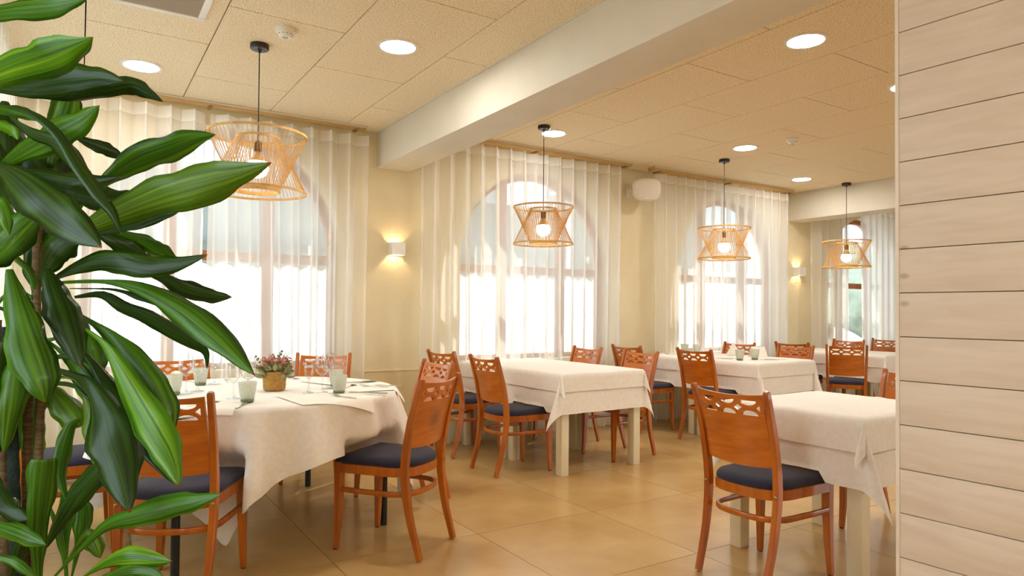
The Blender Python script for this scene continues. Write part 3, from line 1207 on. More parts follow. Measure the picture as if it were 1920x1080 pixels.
# this chair alone has a dark worn smudge in the middle of its back
sm = MATS['chair_panel_wood'].copy()
sm.name = 'chair_panel_wood_smudged'
nt = sm.node_tree
pb = next(n for n in nt.nodes if n.type == 'BSDF_PRINCIPLED')
src = pb.inputs['Base Color'].links[0].from_socket
tc = nt.nodes.new('ShaderNodeTexCoord')
mp = nt.nodes.new('ShaderNodeMapping')
mp.inputs['Location'].default_value = (0.245 / 0.12, 0.0, -0.650 / 0.065)
mp.inputs['Scale'].default_value = (1 / 0.12, 1 / 0.075, 1 / 0.065)
nt.links.new(tc.outputs['Object'], mp.inputs[0])
gr = nt.nodes.new('ShaderNodeTexGradient')
gr.gradient_type = 'SPHERICAL'
nt.links.new(mp.outputs[0], gr.inputs[0])
mxc = nt.nodes.new('ShaderNodeMixRGB')
fac = ramp(nt, gr.outputs[0], [(0.0, (0, 0, 0, 1)), (0.8, (0.62, 0.62, 0.62, 1))])
nt.links.new(fac.outputs[0], mxc.inputs[0])
nt.links.new(src, mxc.inputs[1])
mxc.inputs[2].default_value = srgb(48, 26, 12)
nt.links.new(mxc.outputs[0], pb.inputs['Base Color'])
SMUDGED = sm
place_chair(0.275, 2.965, 62.0, 'wooden dining chair seen from behind beside the big plant, at the round table')
place_chair(-0.31, 4.05, 2.0, 'wooden dining chair mostly hidden behind the plant canes, left of the round table')
place_chair(1.985, 4.00, 182.0, 'wooden dining chair with bright glare on its back, between round and square tables')
place_chair(1.565, 5.06, 242.0, 'wooden dining chair at the far side of the round table, behind the glasses')
place_chair(0.56, 5.02, 277.0, 'wooden dining chair at the far side of the round table, behind the plant leaf tip')
# second-window tables
place_chair(2.521, 4.30, 0.0, 'wooden dining chair at the near left of the tables under the second pendant')
place_chair(2.53, 5.01, 6.0, 'wooden dining chair far left of the second pendant tables, against the window')
place_chair(4.06, 4.285, 181.0, 'wooden dining chair with pale glare on its back, near right of second pendant tables')
place_chair(4.05, 4.995, 181.0, 'wooden dining chair at the far right of the second pendant tables, before the curtain')
# third-window tables
place_chair(4.77, 4.325, 2.0, 'wooden dining chair at the near left of the tables under the third pendant')
place_chair(4.62, 5.07, 2.0, 'wooden dining chair at the far left of the third pendant tables, behind the glare chair')
place_chair(6.33, 4.36, 183.0, 'wooden dining chair at the near right of the third pendant tables, glare on its edge')
place_chair(6.27, 5.03, 183.0, 'wooden dining chair at the far right of the third pendant tables, behind two tumblers')
# farthest tables
place_chair(6.93, 4.16, 32.0, 'wooden dining chair turned away at the farthest tables, navy seat in view')
place_chair(6.95, 4.83, 8.0, 'wooden dining chair at the far left of the farthest tables, behind the half glare chair')
place_chair(8.42, 5.03, 184.0, 'wooden dining chair across the farthest tables, its lattice against the window')
place_chair(9.26, 4.98, 184.0, 'wooden dining chair farthest away, cut off by the planked partition edge')
# front right table
place_chair(2.430, 1.998, 1.0, 'large wooden dining chair seen from behind in the right foreground')
place_chair(4.07, 2.01, 181.0, 'wooden dining chair half hidden by the planked wall, far side of the foreground table')


for ch in chair0.children:
    if ch.name.startswith('back_panel'):
        ch.material_slots[0].link = 'OBJECT'
        ch.material_slots[0].material = SMUDGED

# ================================================================== TABLES AND CLOTHS
def make_table(x, y, w, d, label, rz=0.0):
    t = thing('dining_table', label, 'table', (x, y, 0), rz, 'square dining tables')
    box_obj('tabletop', (-w / 2, -d / 2, 0.712), (w / 2, d / 2, 0.737), 'cream_leg', t, 0.003)
    a, b = w / 2 - 0.006, d / 2 - 0.006
    bm = bmesh.new()
    for lo, hi in (((-a + 0.07, -b + 0.012), (a - 0.07, -b + 0.034)), ((-a + 0.07, b - 0.034), (a - 0.07, b - 0.012)),
                   ((-a + 0.012, -b + 0.07), (-a + 0.034, b - 0.07)), ((a - 0.034, -b + 0.07), (a - 0.012, b - 0.07))):
        add_box(bm, (lo[0], lo[1], 0.635), (hi[0], hi[1], 0.712))
    obj('apron', bm, 'cream_leg', t)
    for sx in (-1, 1):
        for sy in (-1, 1):
            xa, ya = sx * (a - 0.035), sy * (b - 0.035)
            box_obj('leg', (xa - 0.034, ya - 0.034, 0), (xa + 0.034, ya + 0.034, 0.712), 'cream_leg', t, 0.004)
    return t


def cloth_rect(name, x, y, w, d, drop, ztop, label, cat, rz=0.0, seed=0.0, off=0.0, flare=0.20, grp='white table linen', creases=()):
    """square-cornered cloth over a rectangular top; corners hang as pointed folds."""
    n = 9
    step = 0.032

    def axis(half):
        c = [-(half + drop * (1 - (k / n))) for k in range(n)]
        m = max(6, int(2 * half / step))
        c += [lerp(-half, half, k / m) for k in range(m + 1)]
        c += [half + drop * (k + 1) / n for k in range(n)]
        return c
    hw, hd = w / 2 + off, d / 2 + off
    U, V = axis(hw), axis(hd)
    vs, fs = [], []
    for v in V:
        for u in U:
            px, py = max(-hw, min(hw, u)), max(-hd, min(hd, v))
            ex, ey = u - px, v - py
            s = sqrt(ex * ex + ey * ey)
            z = ztop + off * 0.6
            q = Vector((px, py, z))
            if s > 1e-6:
                an = atan2(abs(ey), abs(ex))
                dirv = Vector((ex, ey, 0)) / s
                corner = abs(sin(2 * an))
                along = v if abs(ex) > abs(ey) else u
                half = hd if abs(ex) > abs(ey) else hw
                edge_f = max(0.0, 1 - abs(along) / half)
                f = s * (0.045 + flare * corner ** 1.3) + (0.006 if off > 0.006 else 0.0) * min(1, s / 0.02)
                ripple = 0.010 * sin(along * 17 + seed) + 0.007 * sin(along * 29 + 2.1 * seed + 1)
                f += (s / max(drop, 0.01)) ** 1.2 * ripple * drop * 3.0 * (0.35 + 0.65 * min(1, edge_f * 3)) * (1 - corner)
                f = max(f, 0.012 * min(1, s / 0.03))
                # swing the fold a little to one side so it reads as a folded corner
                side = Vector((-dirv.y, dirv.x, 0)) * (0.24 * s * corner * sin(seed * 3 + (1 if ex * ey > 0 else -1)))
                dz = sqrt(max(s * s - f * f, 0)) if f < s else s * 0.3
                q = Vector((px, py, z - dz)) + dirv * f + side
            else:
                edge = min(hw - abs(u), hd - abs(v))
                q.z += 0.0012 * sin(u * 13 + seed) * sin(v * 11) + (-0.004 if edge < 0.006 else 0)
                for cu, axis_i in creases:
                    dd = abs((u if axis_i == 0 else v) - cu)
                    if dd < 0.02:
                        q.z += 0.004 * (1 - dd / 0.02)
            wq = Vector((x + q.x * cos(rz) - q.y * sin(rz), y + q.x * sin(rz) + q.y * cos(rz), q.z))
            wq = clear_seats(wq)
            q = Vector(((wq.x - x) * cos(rz) + (wq.y - y) * sin(rz), -(wq.x - x) * sin(rz) + (wq.y - y) * cos(rz), wq.z))
            vs.append(q)
    nu = len(U)
    for j in range(len(V) - 1):
        for i in range(nu - 1):
            a = j * nu + i
            fs.append((a, a + 1, a + nu + 1, a + nu))
    o = raw(name, vs, fs, 'linen')
    o.location = (x, y, 0)
    o.rotation_euler = (0, 0, rz)
    tag(o, label, cat, grp)
    # stitched doubled hem: a narrow strip lying just outside the cloth edge
    hv, hf = [], []
    nv = len(V)
    ring = [(i, 0) for i in range(nu)] + [(nu - 1, j) for j in range(1, nv)] + [(i, nv - 1) for i in range(nu - 2, -1, -1)] + [(0, j) for j in range(nv - 2, 0, -1)]
    for i, j in ring:
        ii, jj = min(max(i, 1), nu - 2), min(max(j, 1), nv - 2)
        a, b = vs[j * nu + i], vs[jj * nu + ii]
        o3 = Vector((a.x, a.y, 0)).normalized() * 0.0015
        d = (b - a)
        d = d.normalized() * min(0.014, d.length)
        hv += [a + o3 + Vector((0, 0, -0.0008)), a + o3 + d]
    m = len(ring)
    for k in range(m):
        a, b = 2 * k, 2 * ((k + 1) % m)
        hf.append((a, b, b + 1, a + 1))
    raw('hem', hv, hf, 'linen', o)
    return o


def table_set(x, ys, w, d, rz, labs, cloth_lab, top_lab, seed, drop=0.29, tdrop=0.135):
    cy = sum(ys) / len(ys)
    for yy, lb in zip(ys, labs):
        dx, dy = -(yy - cy) * sin(rz), (yy - cy) * cos(rz)
        make_table(x + dx, cy + dy, w, d, lb, rz)
    L = (max(ys) - min(ys)) + d
    cloth_rect('tablecloth', x, cy, w, L, drop, 0.7385, cloth_lab, 'tablecloth', rz, seed, 0.003)
    cloth_rect('table_topper', x, cy, w, L, tdrop, 0.7405, top_lab, 'table topper', rz, seed + 0.7, 0.011, creases=((0.0, 1),))


table_set(3.222, [1.985], 0.78, 0.71, 0.0, ['cream legged square table in the right foreground'],
          'long white tablecloth on the square table in the right foreground', 'white square topper over the cloth of the right foreground table', 0.4, 0.30, 0.15)
table_set(3.315, [4.265, 4.995], 0.80, 0.70, 0.03, ['cream legged square table under the second pendant, on the room side', 'cream legged square table under the second pendant, on the window side'],
          'long white tablecloth over the two tables under the second pendant', 'white topper with hanging corners over the second pendant tables', 1.3)
table_set(5.53, [4.275, 4.985], 0.88, 0.69, 0.05, ['cream legged square table under the third pendant, on the room side', 'cream legged square table under the third pendant, on the window side'],
          'long white tablecloth over the two tables under the third pendant', 'white topper under the tumblers of the third pendant tables', 2.1)
table_set(7.70, [4.28, 4.92], 0.82, 0.62, 0.03, ['cream legged square table farthest away, on the room side', 'cream legged square table farthest away, on the window side'],
          'long white tablecloth over the farthest tables beside the partition', 'white topper with a hanging corner over the farthest tables', 3.0)

# round table
RC = Vector((0.850, 3.948, 0))
RR = 0.757
t = thing('round_table', 'round folding table with black steel legs under the long white cloth', 'table', (RC.x, RC.y, 0))
bm = bmesh.new()
add_lathe(bm, [(RR, 0.706), (RR + 0.004, 0.712), (RR + 0.004, 0.730), (RR, 0.736)], 64)
obj('tabletop', bm, 'cream_leg', t, 40)
for lx, ly in ((0.474, 0.646), (0.596, -0.394), (-0.474, -0.646), (-0.596, 0.394)):
    bm = bmesh.new()
    add_tube(bm, [(lx, ly, 0.0), (lx, ly, 0.706)], 0.019, 12)
    obj('leg', bm, 'black_steel', t, 40)
for s in (1, -1):
    bm = bmesh.new()
    add_tube(bm, [(s * 0.474, s * 0.646, 0.56), (s * 0.596, -s * 0.394, 0.56)], 0.012, 8)
    obj('brace', bm, 'black_steel', t, 40)
half = 1.02
ph0 = radians(-27 - 45)
vs, fs = [], []
NT, NS = 288, 16
ringv = []
for j in range(-6, NS + 1):
    row = []
    for i in range(NT):
        th = 2 * pi * i / NT
        a = th - ph0
        ext = half / max(abs(cos(a)), abs(sin(a)))
        ext = min(ext, half * 1.385)
        R_ = RR + 0.006
        if j <= 0:
            rr = R_ * (j + 6) / 6 if j > -6 else 0.001
            p = RC + Vector((rr * cos(th), rr * sin(th), 0.7395 + 0.0012 * sin(9 * rr * cos(th)) * sin(8 * rr * sin(th))))
        else:
            s = (ext - R_) * j / NS
            S = ext - R_
            f = 0.03 * s + (min(s, 0.36) ** 0.9) * (0.13 + 0.14 * sin(17 * th + 0.9 * sin(3 * th)) + 0.06 * sin(24 * th + 1.0 + sin(5 * th)))
            f = max(f, 0.008 * min(1, s / 0.02))
            lim = s * 0.7
            f = min(f, lim)
            z = 0.7395 - sqrt(max(s * s - f * f, 0))
            dth = 0.05 * s * sin(9 * th + 1.3)
            rr = R_ + f
            p = clear_seats(RC + Vector((rr * cos(th + dth), rr * sin(th + dth), max(z, 0.012))), True)
        row.append(len(vs))
        vs.append(p)
    ringv.append(row)
for A, B in zip(ringv, ringv[1:]):
    for i in range(NT):
        fs.append((A[i], A[(i + 1) % NT], B[(i + 1) % NT], B[i]))
o = raw('tablecloth', vs, fs, 'linen')
tag(o, 'long white tablecloth with pointed corners draped over the round table', 'tablecloth', 'white table linen')

# ================================================================== TABLEWARE
ZT = 0.7415


def napkin_sheet(cx, cy, ang, sx, sy, label, ov=0.0):
    """thin linen square; whatever lies beyond the round table edge droops."""
    vs, fs = [], []
    n = 12
    a = radians(ang)
    for j in range(n + 1):
        for i in range(n + 1):
            u, v = sx * (i / n - 0.5), sy * (j / n - 0.5)
            p = Vector((cx + u * cos(a) - v * sin(a), cy + u * sin(a) + v * cos(a), 0))
            d = p - RC
            r = d.length
            z = ZT + 0.0025
            if r > RR + 0.008:
                e = r - RR - 0.008
                k = RC + d / r * (RR + 0.008 + e * 0.55)
                p = Vector((k.x, k.y, 0))
                z -= e * 0.83
            vs.append((p.x, p.y, z))
    for j in range(n):
        for i in range(n):
            q = j * (n + 1) + i
            fs.append((q, q + 1, q + n + 2, q + n + 1))
    o = raw('napkin', vs, fs, 'napkin')
    return tag(o, label, 'napkin', 'napkins on the round table')


def tumbler(x, y, z, label, group, s=1.0):
    t = thing('tumbler', label, 'tumbler', (x, y, z), 0, group)
    bm = bmesh.new()
    h = 0.098 * s
    r0_, r1_ = 0.031 * s, 0.043 * s
    add_lathe(bm, [(r0_ * 0.985, 0.016), (lerp(r0_, r1_, .5), h * .5), (r1_, h), (r1_ - 0.0025, h + 0.0012), (r1_ - 0.005, h), (lerp(r0_, r1_, .5) - 0.005, h * .5), (r0_ - 0.006, 0.018), (0.002, 0.016)], 28, cap_bottom=False)
    obj('glass_body', bm, 'tumbler_glass', t, 60)
    bm = bmesh.new()
    add_lathe(bm, [(r0_ * 0.85, 0.0), (r0_ * 0.97, 0.004), (r0_ * 0.985, 0.0158), (0.002, 0.0158)], 28)
    obj('thick_base', bm, 'tumbler_base', t, 60)
    return t


def stem_glass(x, y, z, kind, label, s=1.0):
    t = thing('wine_glass' if kind != 'flute' else 'champagne_flute', label, 'glass', (x, y, z), 0, 'stemmed glasses on the round table')
    if kind == 'wine':
        H, hs, prof = 0.205, 0.088, [(0.004, 0.088), (0.020, 0.098), (0.034, 0.115), (0.0395, 0.138), (0.038, 0.165), (0.033, 0.190), (0.0295, 0.205)]
    elif kind == 'flute':
        H, hs, prof = 0.165, 0.075, [(0.004, 0.075), (0.016, 0.086), (0.025, 0.104), (0.0285, 0.128), (0.0275, 0.150), (0.025, 0.165)]
    prof = [(a * s, b * s) for a, b in prof]
    bm = bmesh.new()
    add_lathe(bm, prof, 28, cap_bottom=False, cap_top=False)
    obj('bowl', bm, 'wine_glass', t, 80)
    bm = bmesh.new()
    add_lathe(bm, [(0.034 * s, 0.0), (0.034 * s, 0.0015), (0.010, 0.006), (0.0042, 0.016), (0.0034, 0.04), (0.0036, hs * s - 0.01), (0.005, hs * s + 0.001)], 24)
    obj('stem', bm, 'wine_glass', t, 60)
    return t


def flat_solid(outline, z0, z1):
    bm = bmesh.new()
    add_poly_fill(bm, [outline])
    return slab_from_fill(bm, lambda u, v, q: Vector((u, v, q)), z0, z1)


def mirror(o): return o + [(x, -y) for x, y in reversed(o)]


cut0 = {}


def cutlery(kind, x, y, ang, label, z=ZT, s=1.0, group='cutlery on the round table'):
    if kind not in cut0:
        t = thing(kind, label, kind.replace('table_', ''), (0, 0, 0), 0, group)
        if kind == 'fork':
            bm = flat_solid(mirror([(-0.095, 0.002), (-0.092, 0.0055), (-0.06, 0.006), (0.0, 0.003), (0.035, 0.003), (0.048, 0.0105), (0.060, 0.0118)]), 0.002, 0.0042)
            obj('handle', bm, 'steel', t)
            for k in range(4):
                yy = -0.0098 + 0.0065 * k
                b = bmesh.new()
                add_sweep(b, [(0.058, yy, 0.0035), (0.078, yy, 0.006), (0.100, yy * 0.95, 0.011)], [(0.0018, 0.0012), (0.0017, 0.0011), (0.0009, 0.0007)], 6)
                obj('tine', b, 'steel', t, 60)
        elif kind == 'knife':
            bm = flat_solid(mirror([(-0.11, 0.003), (-0.107, 0.0065), (-0.06, 0.008), (-0.005, 0.0065)]), 0.0, 0.006)
            obj('handle', bm, 'steel', t)
            bm = flat_solid([(-0.005, 0.006), (-0.005, -0.006), (0.03, -0.0095), (0.085, -0.0095), (0.108, -0.002), (0.111, 0.006)], 0.001, 0.003)
            obj('blade', bm, 'steel', t)
        else:
            bm = flat_solid(mirror([(-0.09, 0.002), (-0.087, 0.005), (-0.05, 0.0055), (0.0, 0.0028), (0.04, 0.0035)]), 0.002, 0.0042)
            obj('handle', bm, 'steel', t)
            b = bmesh.new()
            rows = []
            for k in range(5):
                q = k / 4
                rows.append([b.verts.new((0.064 + 0.027 * q * cos(a), 0.0175 * q * sin(a), 0.0015 + 0.007 * q * q)) for a in [2 * pi * i / 16 for i in range(16)]] if k else [b.verts.new((0.064, 0, 0.0015))])
            for i in range(16):
                b.faces.new((rows[0][0], rows[1][i], rows[1][(i + 1) % 16]))
            for A, B in zip(rows[1:], rows[2:]):
                for i in range(16):
                    b.faces.new((A[i], A[(i + 1) % 16], B[(i + 1) % 16], B[i]))
            obj('spoon_bowl', b, 'steel', t, 80)
        cut0[kind] = o = t
    else:
        o = copy_tree(cut0[kind])
    o.location = (x, y, z)
    o.rotation_euler = (0, 0, radians(ang))
    o.scale = (s, s, s)
    o['label'] = label
    o['group'] = group
    return o


def fork2(x0, y0, x1, y1, *a, **k):
    return cutlery(k.pop('kind'), (x0 + x1) / 2, (y0 + y1) / 2, math.degrees(atan2(y1 - y0, x1 - x0)), *a, **k)


napkin_sheet(1.075, 3.40, 4, 0.40, 0.40, 'flat white napkin near the nearest right table edge, its corner drooping')
napkin_sheet(1.44, 3.76, -92, 0.42, 0.36, 'flat white napkin at the right rim of the round table, sharp corner overhanging')
napkin_sheet(1.38, 4.15, 20, 0.34, 0.34, 'flat white napkin at the far right of the round table under a knife')
napkin_sheet(0.50, 3.42, -115, 0.34, 0.34, 'flat white napkin at the round table before the chair beside the plant')
fork2(1.188, 3.24, 1.105, 3.48, 'fork lying on the napkin nearest the right front rim', kind='fork', z=ZT + 0.004)
fork2(1.385, 3.39, 1.243, 3.54, 'knife lying in front of the nearest right green tumbler', kind='knife', z=ZT + 0.004)
fork2(1.577, 4.027, 1.387, 4.02, 'knife at the far right rim beyond the tumblers', kind='knife', z=ZT + 0.004)
fork2(1.30, 3.77, 1.365, 3.85, 'spoon with its bowl toward the window, right of the tumblers', kind='table_spoon')
fork2(1.50, 3.69, 1.41, 3.80, 'fork on the right side between spoon and overhanging napkin', kind='fork', z=ZT + 0.004)
fork2(1.60, 3.70, 1.50, 3.80, 'knife near the overhanging napkin corner', kind='knife', z=ZT + 0.004, s=0.8)
fork2(0.695, 3.43, 0.61, 3.25, 'knife sticking out beneath the middle front green tumbler', kind='knife', z=ZT)
fork2(0.43, 3.40, 0.575, 3.495, 'spoon beside the top of the chair at the plant', kind='table_spoon')
fork2(1.09, 4.50, 1.19, 4.39, 'spoon near the window side rim behind the flower basket', kind='table_spoon')
fork2(0.55, 4.62, 0.62, 4.45, 'fork at the window side rim behind the left glasses', kind='fork')
fork2(0.80, 4.62, 0.78, 4.44, 'knife at the window side rim behind the left glasses', kind='knife')
tumbler(0.424, 3.911, ZT, 'frosted green tumbler at left, half hidden behind the plant leaf', 'green tumblers on the round table', 1.05)
tumbler(0.612, 4.334, ZT, 'frosted green tumbler under the hanging leaf tip, left of the basket', 'green tumblers on the round table')
tumbler(0.693, 3.432, ZT, 'frosted green tumbler at the front of the round table, left of the basket', 'green tumblers on the round table')
tumbler(1.183, 3.552, ZT, 'frosted green tumbler nearest the right napkin, standing before another tumbler', 'green tumblers on the round table')
tumbler(1.27, 3.87, ZT, 'frosted green tumbler partly hidden behind the right front tumbler', 'green tumblers on the round table')
stem_glass(0.489, 3.958, ZT, 'wine', 'wine glass beside the leftmost green tumbler')
stem_glass(0.553, 4.02, ZT, 'flute', 'small flute just right of the leftmost wine glass')
stem_glass(0.692, 4.358, ZT, 'wine', 'wine glass just right of the tumbler under the leaf tip')
stem_glass(0.663, 3.61, ZT, 'flute', 'small flute behind the front tumbler left of the basket')
stem_glass(0.728, 3.595, ZT, 'wine', 'wine glass behind the front tumbler, under the large leaf tip')
stem_glass(1.05, 3.652, ZT, 'flute', 'small flute right of the flower basket')
stem_glass(1.119, 3.64, ZT, 'wine', 'wine glass between the flute and the right tumblers')
stem_glass(1.201, 3.80, ZT, 'wine', 'wine glass behind the right tumblers, farthest of that cluster')
stem_glass(1.03, 4.15, ZT, 'wine', 'wine glass standing right behind the flower basket', 0.9)

# flower basket
t = thing('flower_basket', 'woven straw pot with dried pink flowers on the round table', 'flower pot', (0.921, 3.863, ZT))
bm = bmesh.new()
prof = [(0.050, 0.0), (0.056, 0.004)]
for k in range(9):
    z = 0.008 + 0.0105 * k
    prof += [(0.0575 + 0.0006 * k, z), (0.0605 + 0.0006 * k, z + 0.005)]
prof += [(0.0625, 0.106), (0.058, 0.106), (0.056, 0.095), (0.002, 0.092)]
add_lathe(bm, prof, 40)
obj('woven_pot', bm, 'basket', t, 60)


def leaf_cards(nl, mat, name, rad, zlo, zhi, size, seed, lean=0.9):
    rr = random.Random(seed)
    vs, fs = [], []
    for _ in range(nl):
        a = rr.uniform(0, 2 * pi)
        q = sqrt(rr.uniform(0.05, 1))
        c = Vector((rad * q * cos(a), rad * q * sin(a), lerp(zlo, zhi, rr.random()) - 0.02 * q))
        d = Vector((cos(a) * lean, sin(a) * lean, rr.uniform(-0.2, 0.9))).normalized()
        sd = d.cross(Vector((rr.uniform(-1, 1), rr.uniform(-1, 1), 1))).normalized()
        nn = d.cross(sd)
        L = size * rr.uniform(0.7, 1.3)
        b = len(vs)
        for k, (u, w) in enumerate(((0, .12), (.3, .42), (.6, .5), (.85, .3), (1, .03))):
            vs += [c + d * L * u + sd * L * w * .62 + nn * (-0.15 * L * u * u), c + d * L * u + nn * (0.06 * L - 0.15 * L * u * u), c + d * L * u - sd * L * w * .62 + nn * (-0.15 * L * u * u)]
        for k in range(4):
            i = b + 3 * k
            fs += [(i, i + 1, i + 4, i + 3), (i + 1, i + 2, i + 5, i + 4)]
    return stuff(raw(name, vs, fs, mat, t))


def blossoms(nc, mat, name, rad, zlo, zhi, seed, pr=0.007, centers=None):
    rr = random.Random(seed)
    bm = bmesh.new()
    for _ in range(nc):
        a = rr.uniform(0, 2 * pi)
        q = sqrt(rr.random())
        c = Vector((rad * q * cos(a), rad * q * sin(a), lerp(zlo, zhi, rr.random()) + 0.03 * (1 - q)))
        for _k in range(9):
            p = c + Vector((rr.gauss(0, .007), rr.gauss(0, .007), rr.gauss(0, .006)))
            b = bmesh.new()
            bmesh.ops.create_icosphere(b, subdivisions=1, radius=pr * rr.uniform(0.45, 0.9))
            for v in b.verts:
                v.co.z *= 0.7
            merge(bm, b, Matrix.Translation(p))
    return stuff(obj(name, bm, mat, t, 60))


leaf_cards(64, 'sage', 'foliage', 0.066, 0.085, 0.150, 0.050, 3)
blossoms(34, 'blossom_pink', 'pink_blossoms', 0.078, 0.135, 0.175, 5)
blossoms(7, 'blossom_red', 'red_blossoms', 0.07, 0.135, 0.165, 6)
blossoms(10, 'blossom_rust', 'rust_blossoms', 0.088, 0.125, 0.165, 8)
bm = bmesh.new()
rr = random.Random(4)
for k in range(26):
    a = rr.uniform(0, 2 * pi)
    q = rr.uniform(0.02, 0.085)
    add_tube(bm, [(0.02 * cos(a), 0.02 * sin(a), 0.09), (q * .6 * cos(a), q * .6 * sin(a), 0.14), (q * cos(a), q * sin(a), 0.18 + rr.uniform(-.02, .03))], 0.0012, 5)
stuff(obj('stems', bm, 'sage', t, 60))
# a long eucalyptus sprig to each side
for s, pts in ((1, [(-0.02, 0.03, 0.10), (-0.06, 0.06, 0.15), (-0.09, 0.075, 0.185)]), (2, [(0.01, 0.0, 0.10), (0.02, 0.0, 0.17), (0.03, -0.01, 0.215)])):
    bm = bmesh.new()
    add_tube(bm, pts, 0.0014, 5)
    for k in range(9):
        q = 0.25 + 0.75 * k / 8
        p = Vector(pts[0]).lerp(Vector(pts[1]), min(1, q * 2)) if q < .5 else Vector(pts[1]).lerp(Vector(pts[2]), q * 2 - 1)
        b = bmesh.new()
        bmesh.ops.create_icosphere(b, subdivisions=1, radius=0.0085)
        for v in b.verts:
            v.co.y *= 0.3
        merge(bm, b, Matrix.Translation(p + Vector((0.006 * (-1) ** k, 0, 0))) @ Matrix.Rotation(k * 1.1, 4, 'Z'))
    obj('eucalyptus_sprig', bm, 'sage', t, 60)

# third pendant tables: tumblers, napkin, cutlery
Z2 = 0.7485
G2 = 'green tumblers on the third pendant tables'
tumbler(5.222, 4.18, Z2, 'frosted green tumbler, the left one of the pair at the near table end', G2)
tumbler(5.42, 4.165, Z2, 'frosted green tumbler, the right one of the pair at the near table end', G2)
tumbler(5.66, 5.10, Z2, 'frosted green tumbler against the window, just right of a chair post', G2)
tumbler(5.56, 5.18, Z2, 'frosted green tumbler against the window, hidden partly by a chair post', G2)
GC = 'cutlery on the third pendant tables'
cutlery('fork', 5.33, 4.42, -65, 'fork left of the tumbler pair on the far table', Z2, 1.0, GC)
cutlery('knife', 5.22, 4.40, 120, 'knife left of the tumbler pair, nearer the chair', Z2, 1.0, GC)
cutlery('fork', 5.50, 4.06, 160, 'fork right of the tumbler pair beside the standing napkin', Z2, 1.0, GC)
cutlery('knife', 5.62, 4.08, -30, 'knife right of the tumbler pair near the table corner', Z2, 1.0, GC)
cutlery('fork', 5.25, 5.05, 100, 'fork at the far left of the third pendant tables', Z2, 1.0, GC)
cutlery('knife', 5.34, 4.98, 60, 'knife at the far left of the third pendant tables', Z2, 1.0, GC)
bm = bmesh.new()
w_, h_ = 0.085, 0.105
A = [(-w_, -0.045, 0), (w_, -0.045, 0), (w_ * .8, 0.0, h_), (-w_ * .8, 0.0, h_)]
B = [(-w_, 0.045, 0), (w_, 0.045, 0), (w_ * .8, 0.003, h_), (-w_ * .8, 0.003, h_)]
va = [bm.verts.new(p) for p in A]
vb = [bm.verts.new(p) for p in B]
bm.faces.new(va)
bm.faces.new(vb)
bm.faces.new((va[2], va[3], vb[3], vb[2]))
o = obj('folded_napkin', bm, 'napkin')
o.location = (5.80, 4.42, Z2)
o.rotation_euler = (0, 0, radians(-35))
tag(o, 'white napkin folded into a standing tent on the third pendant tables', 'napkin')
bm = bmesh.new()
va = [bm.verts.new(p) for p in [(-0.07, -0.02, 0), (0.07, -0.03, 0), (0.0, 0.02, 0.14)]]
vb = [bm.verts.new(p) for p in [(-0.07, 0.05, 0), (0.07, 0.04, 0), (0.0, 0.023, 0.14)]]
bm.faces.new(va)
bm.faces.new(vb)
bm.faces.new((va[0], va[2], vb[2], vb[0]))
bm.faces.new((va[1], va[2], vb[2], vb[1]))
o = obj('folded_napkin', bm, 'napkin')
o.location = (5.78, 4.70, Z2)
o.rotation_euler = (0, 0, radians(-30))
tag(o, 'white napkin folded to a tall point behind the tent napkin', 'napkin')

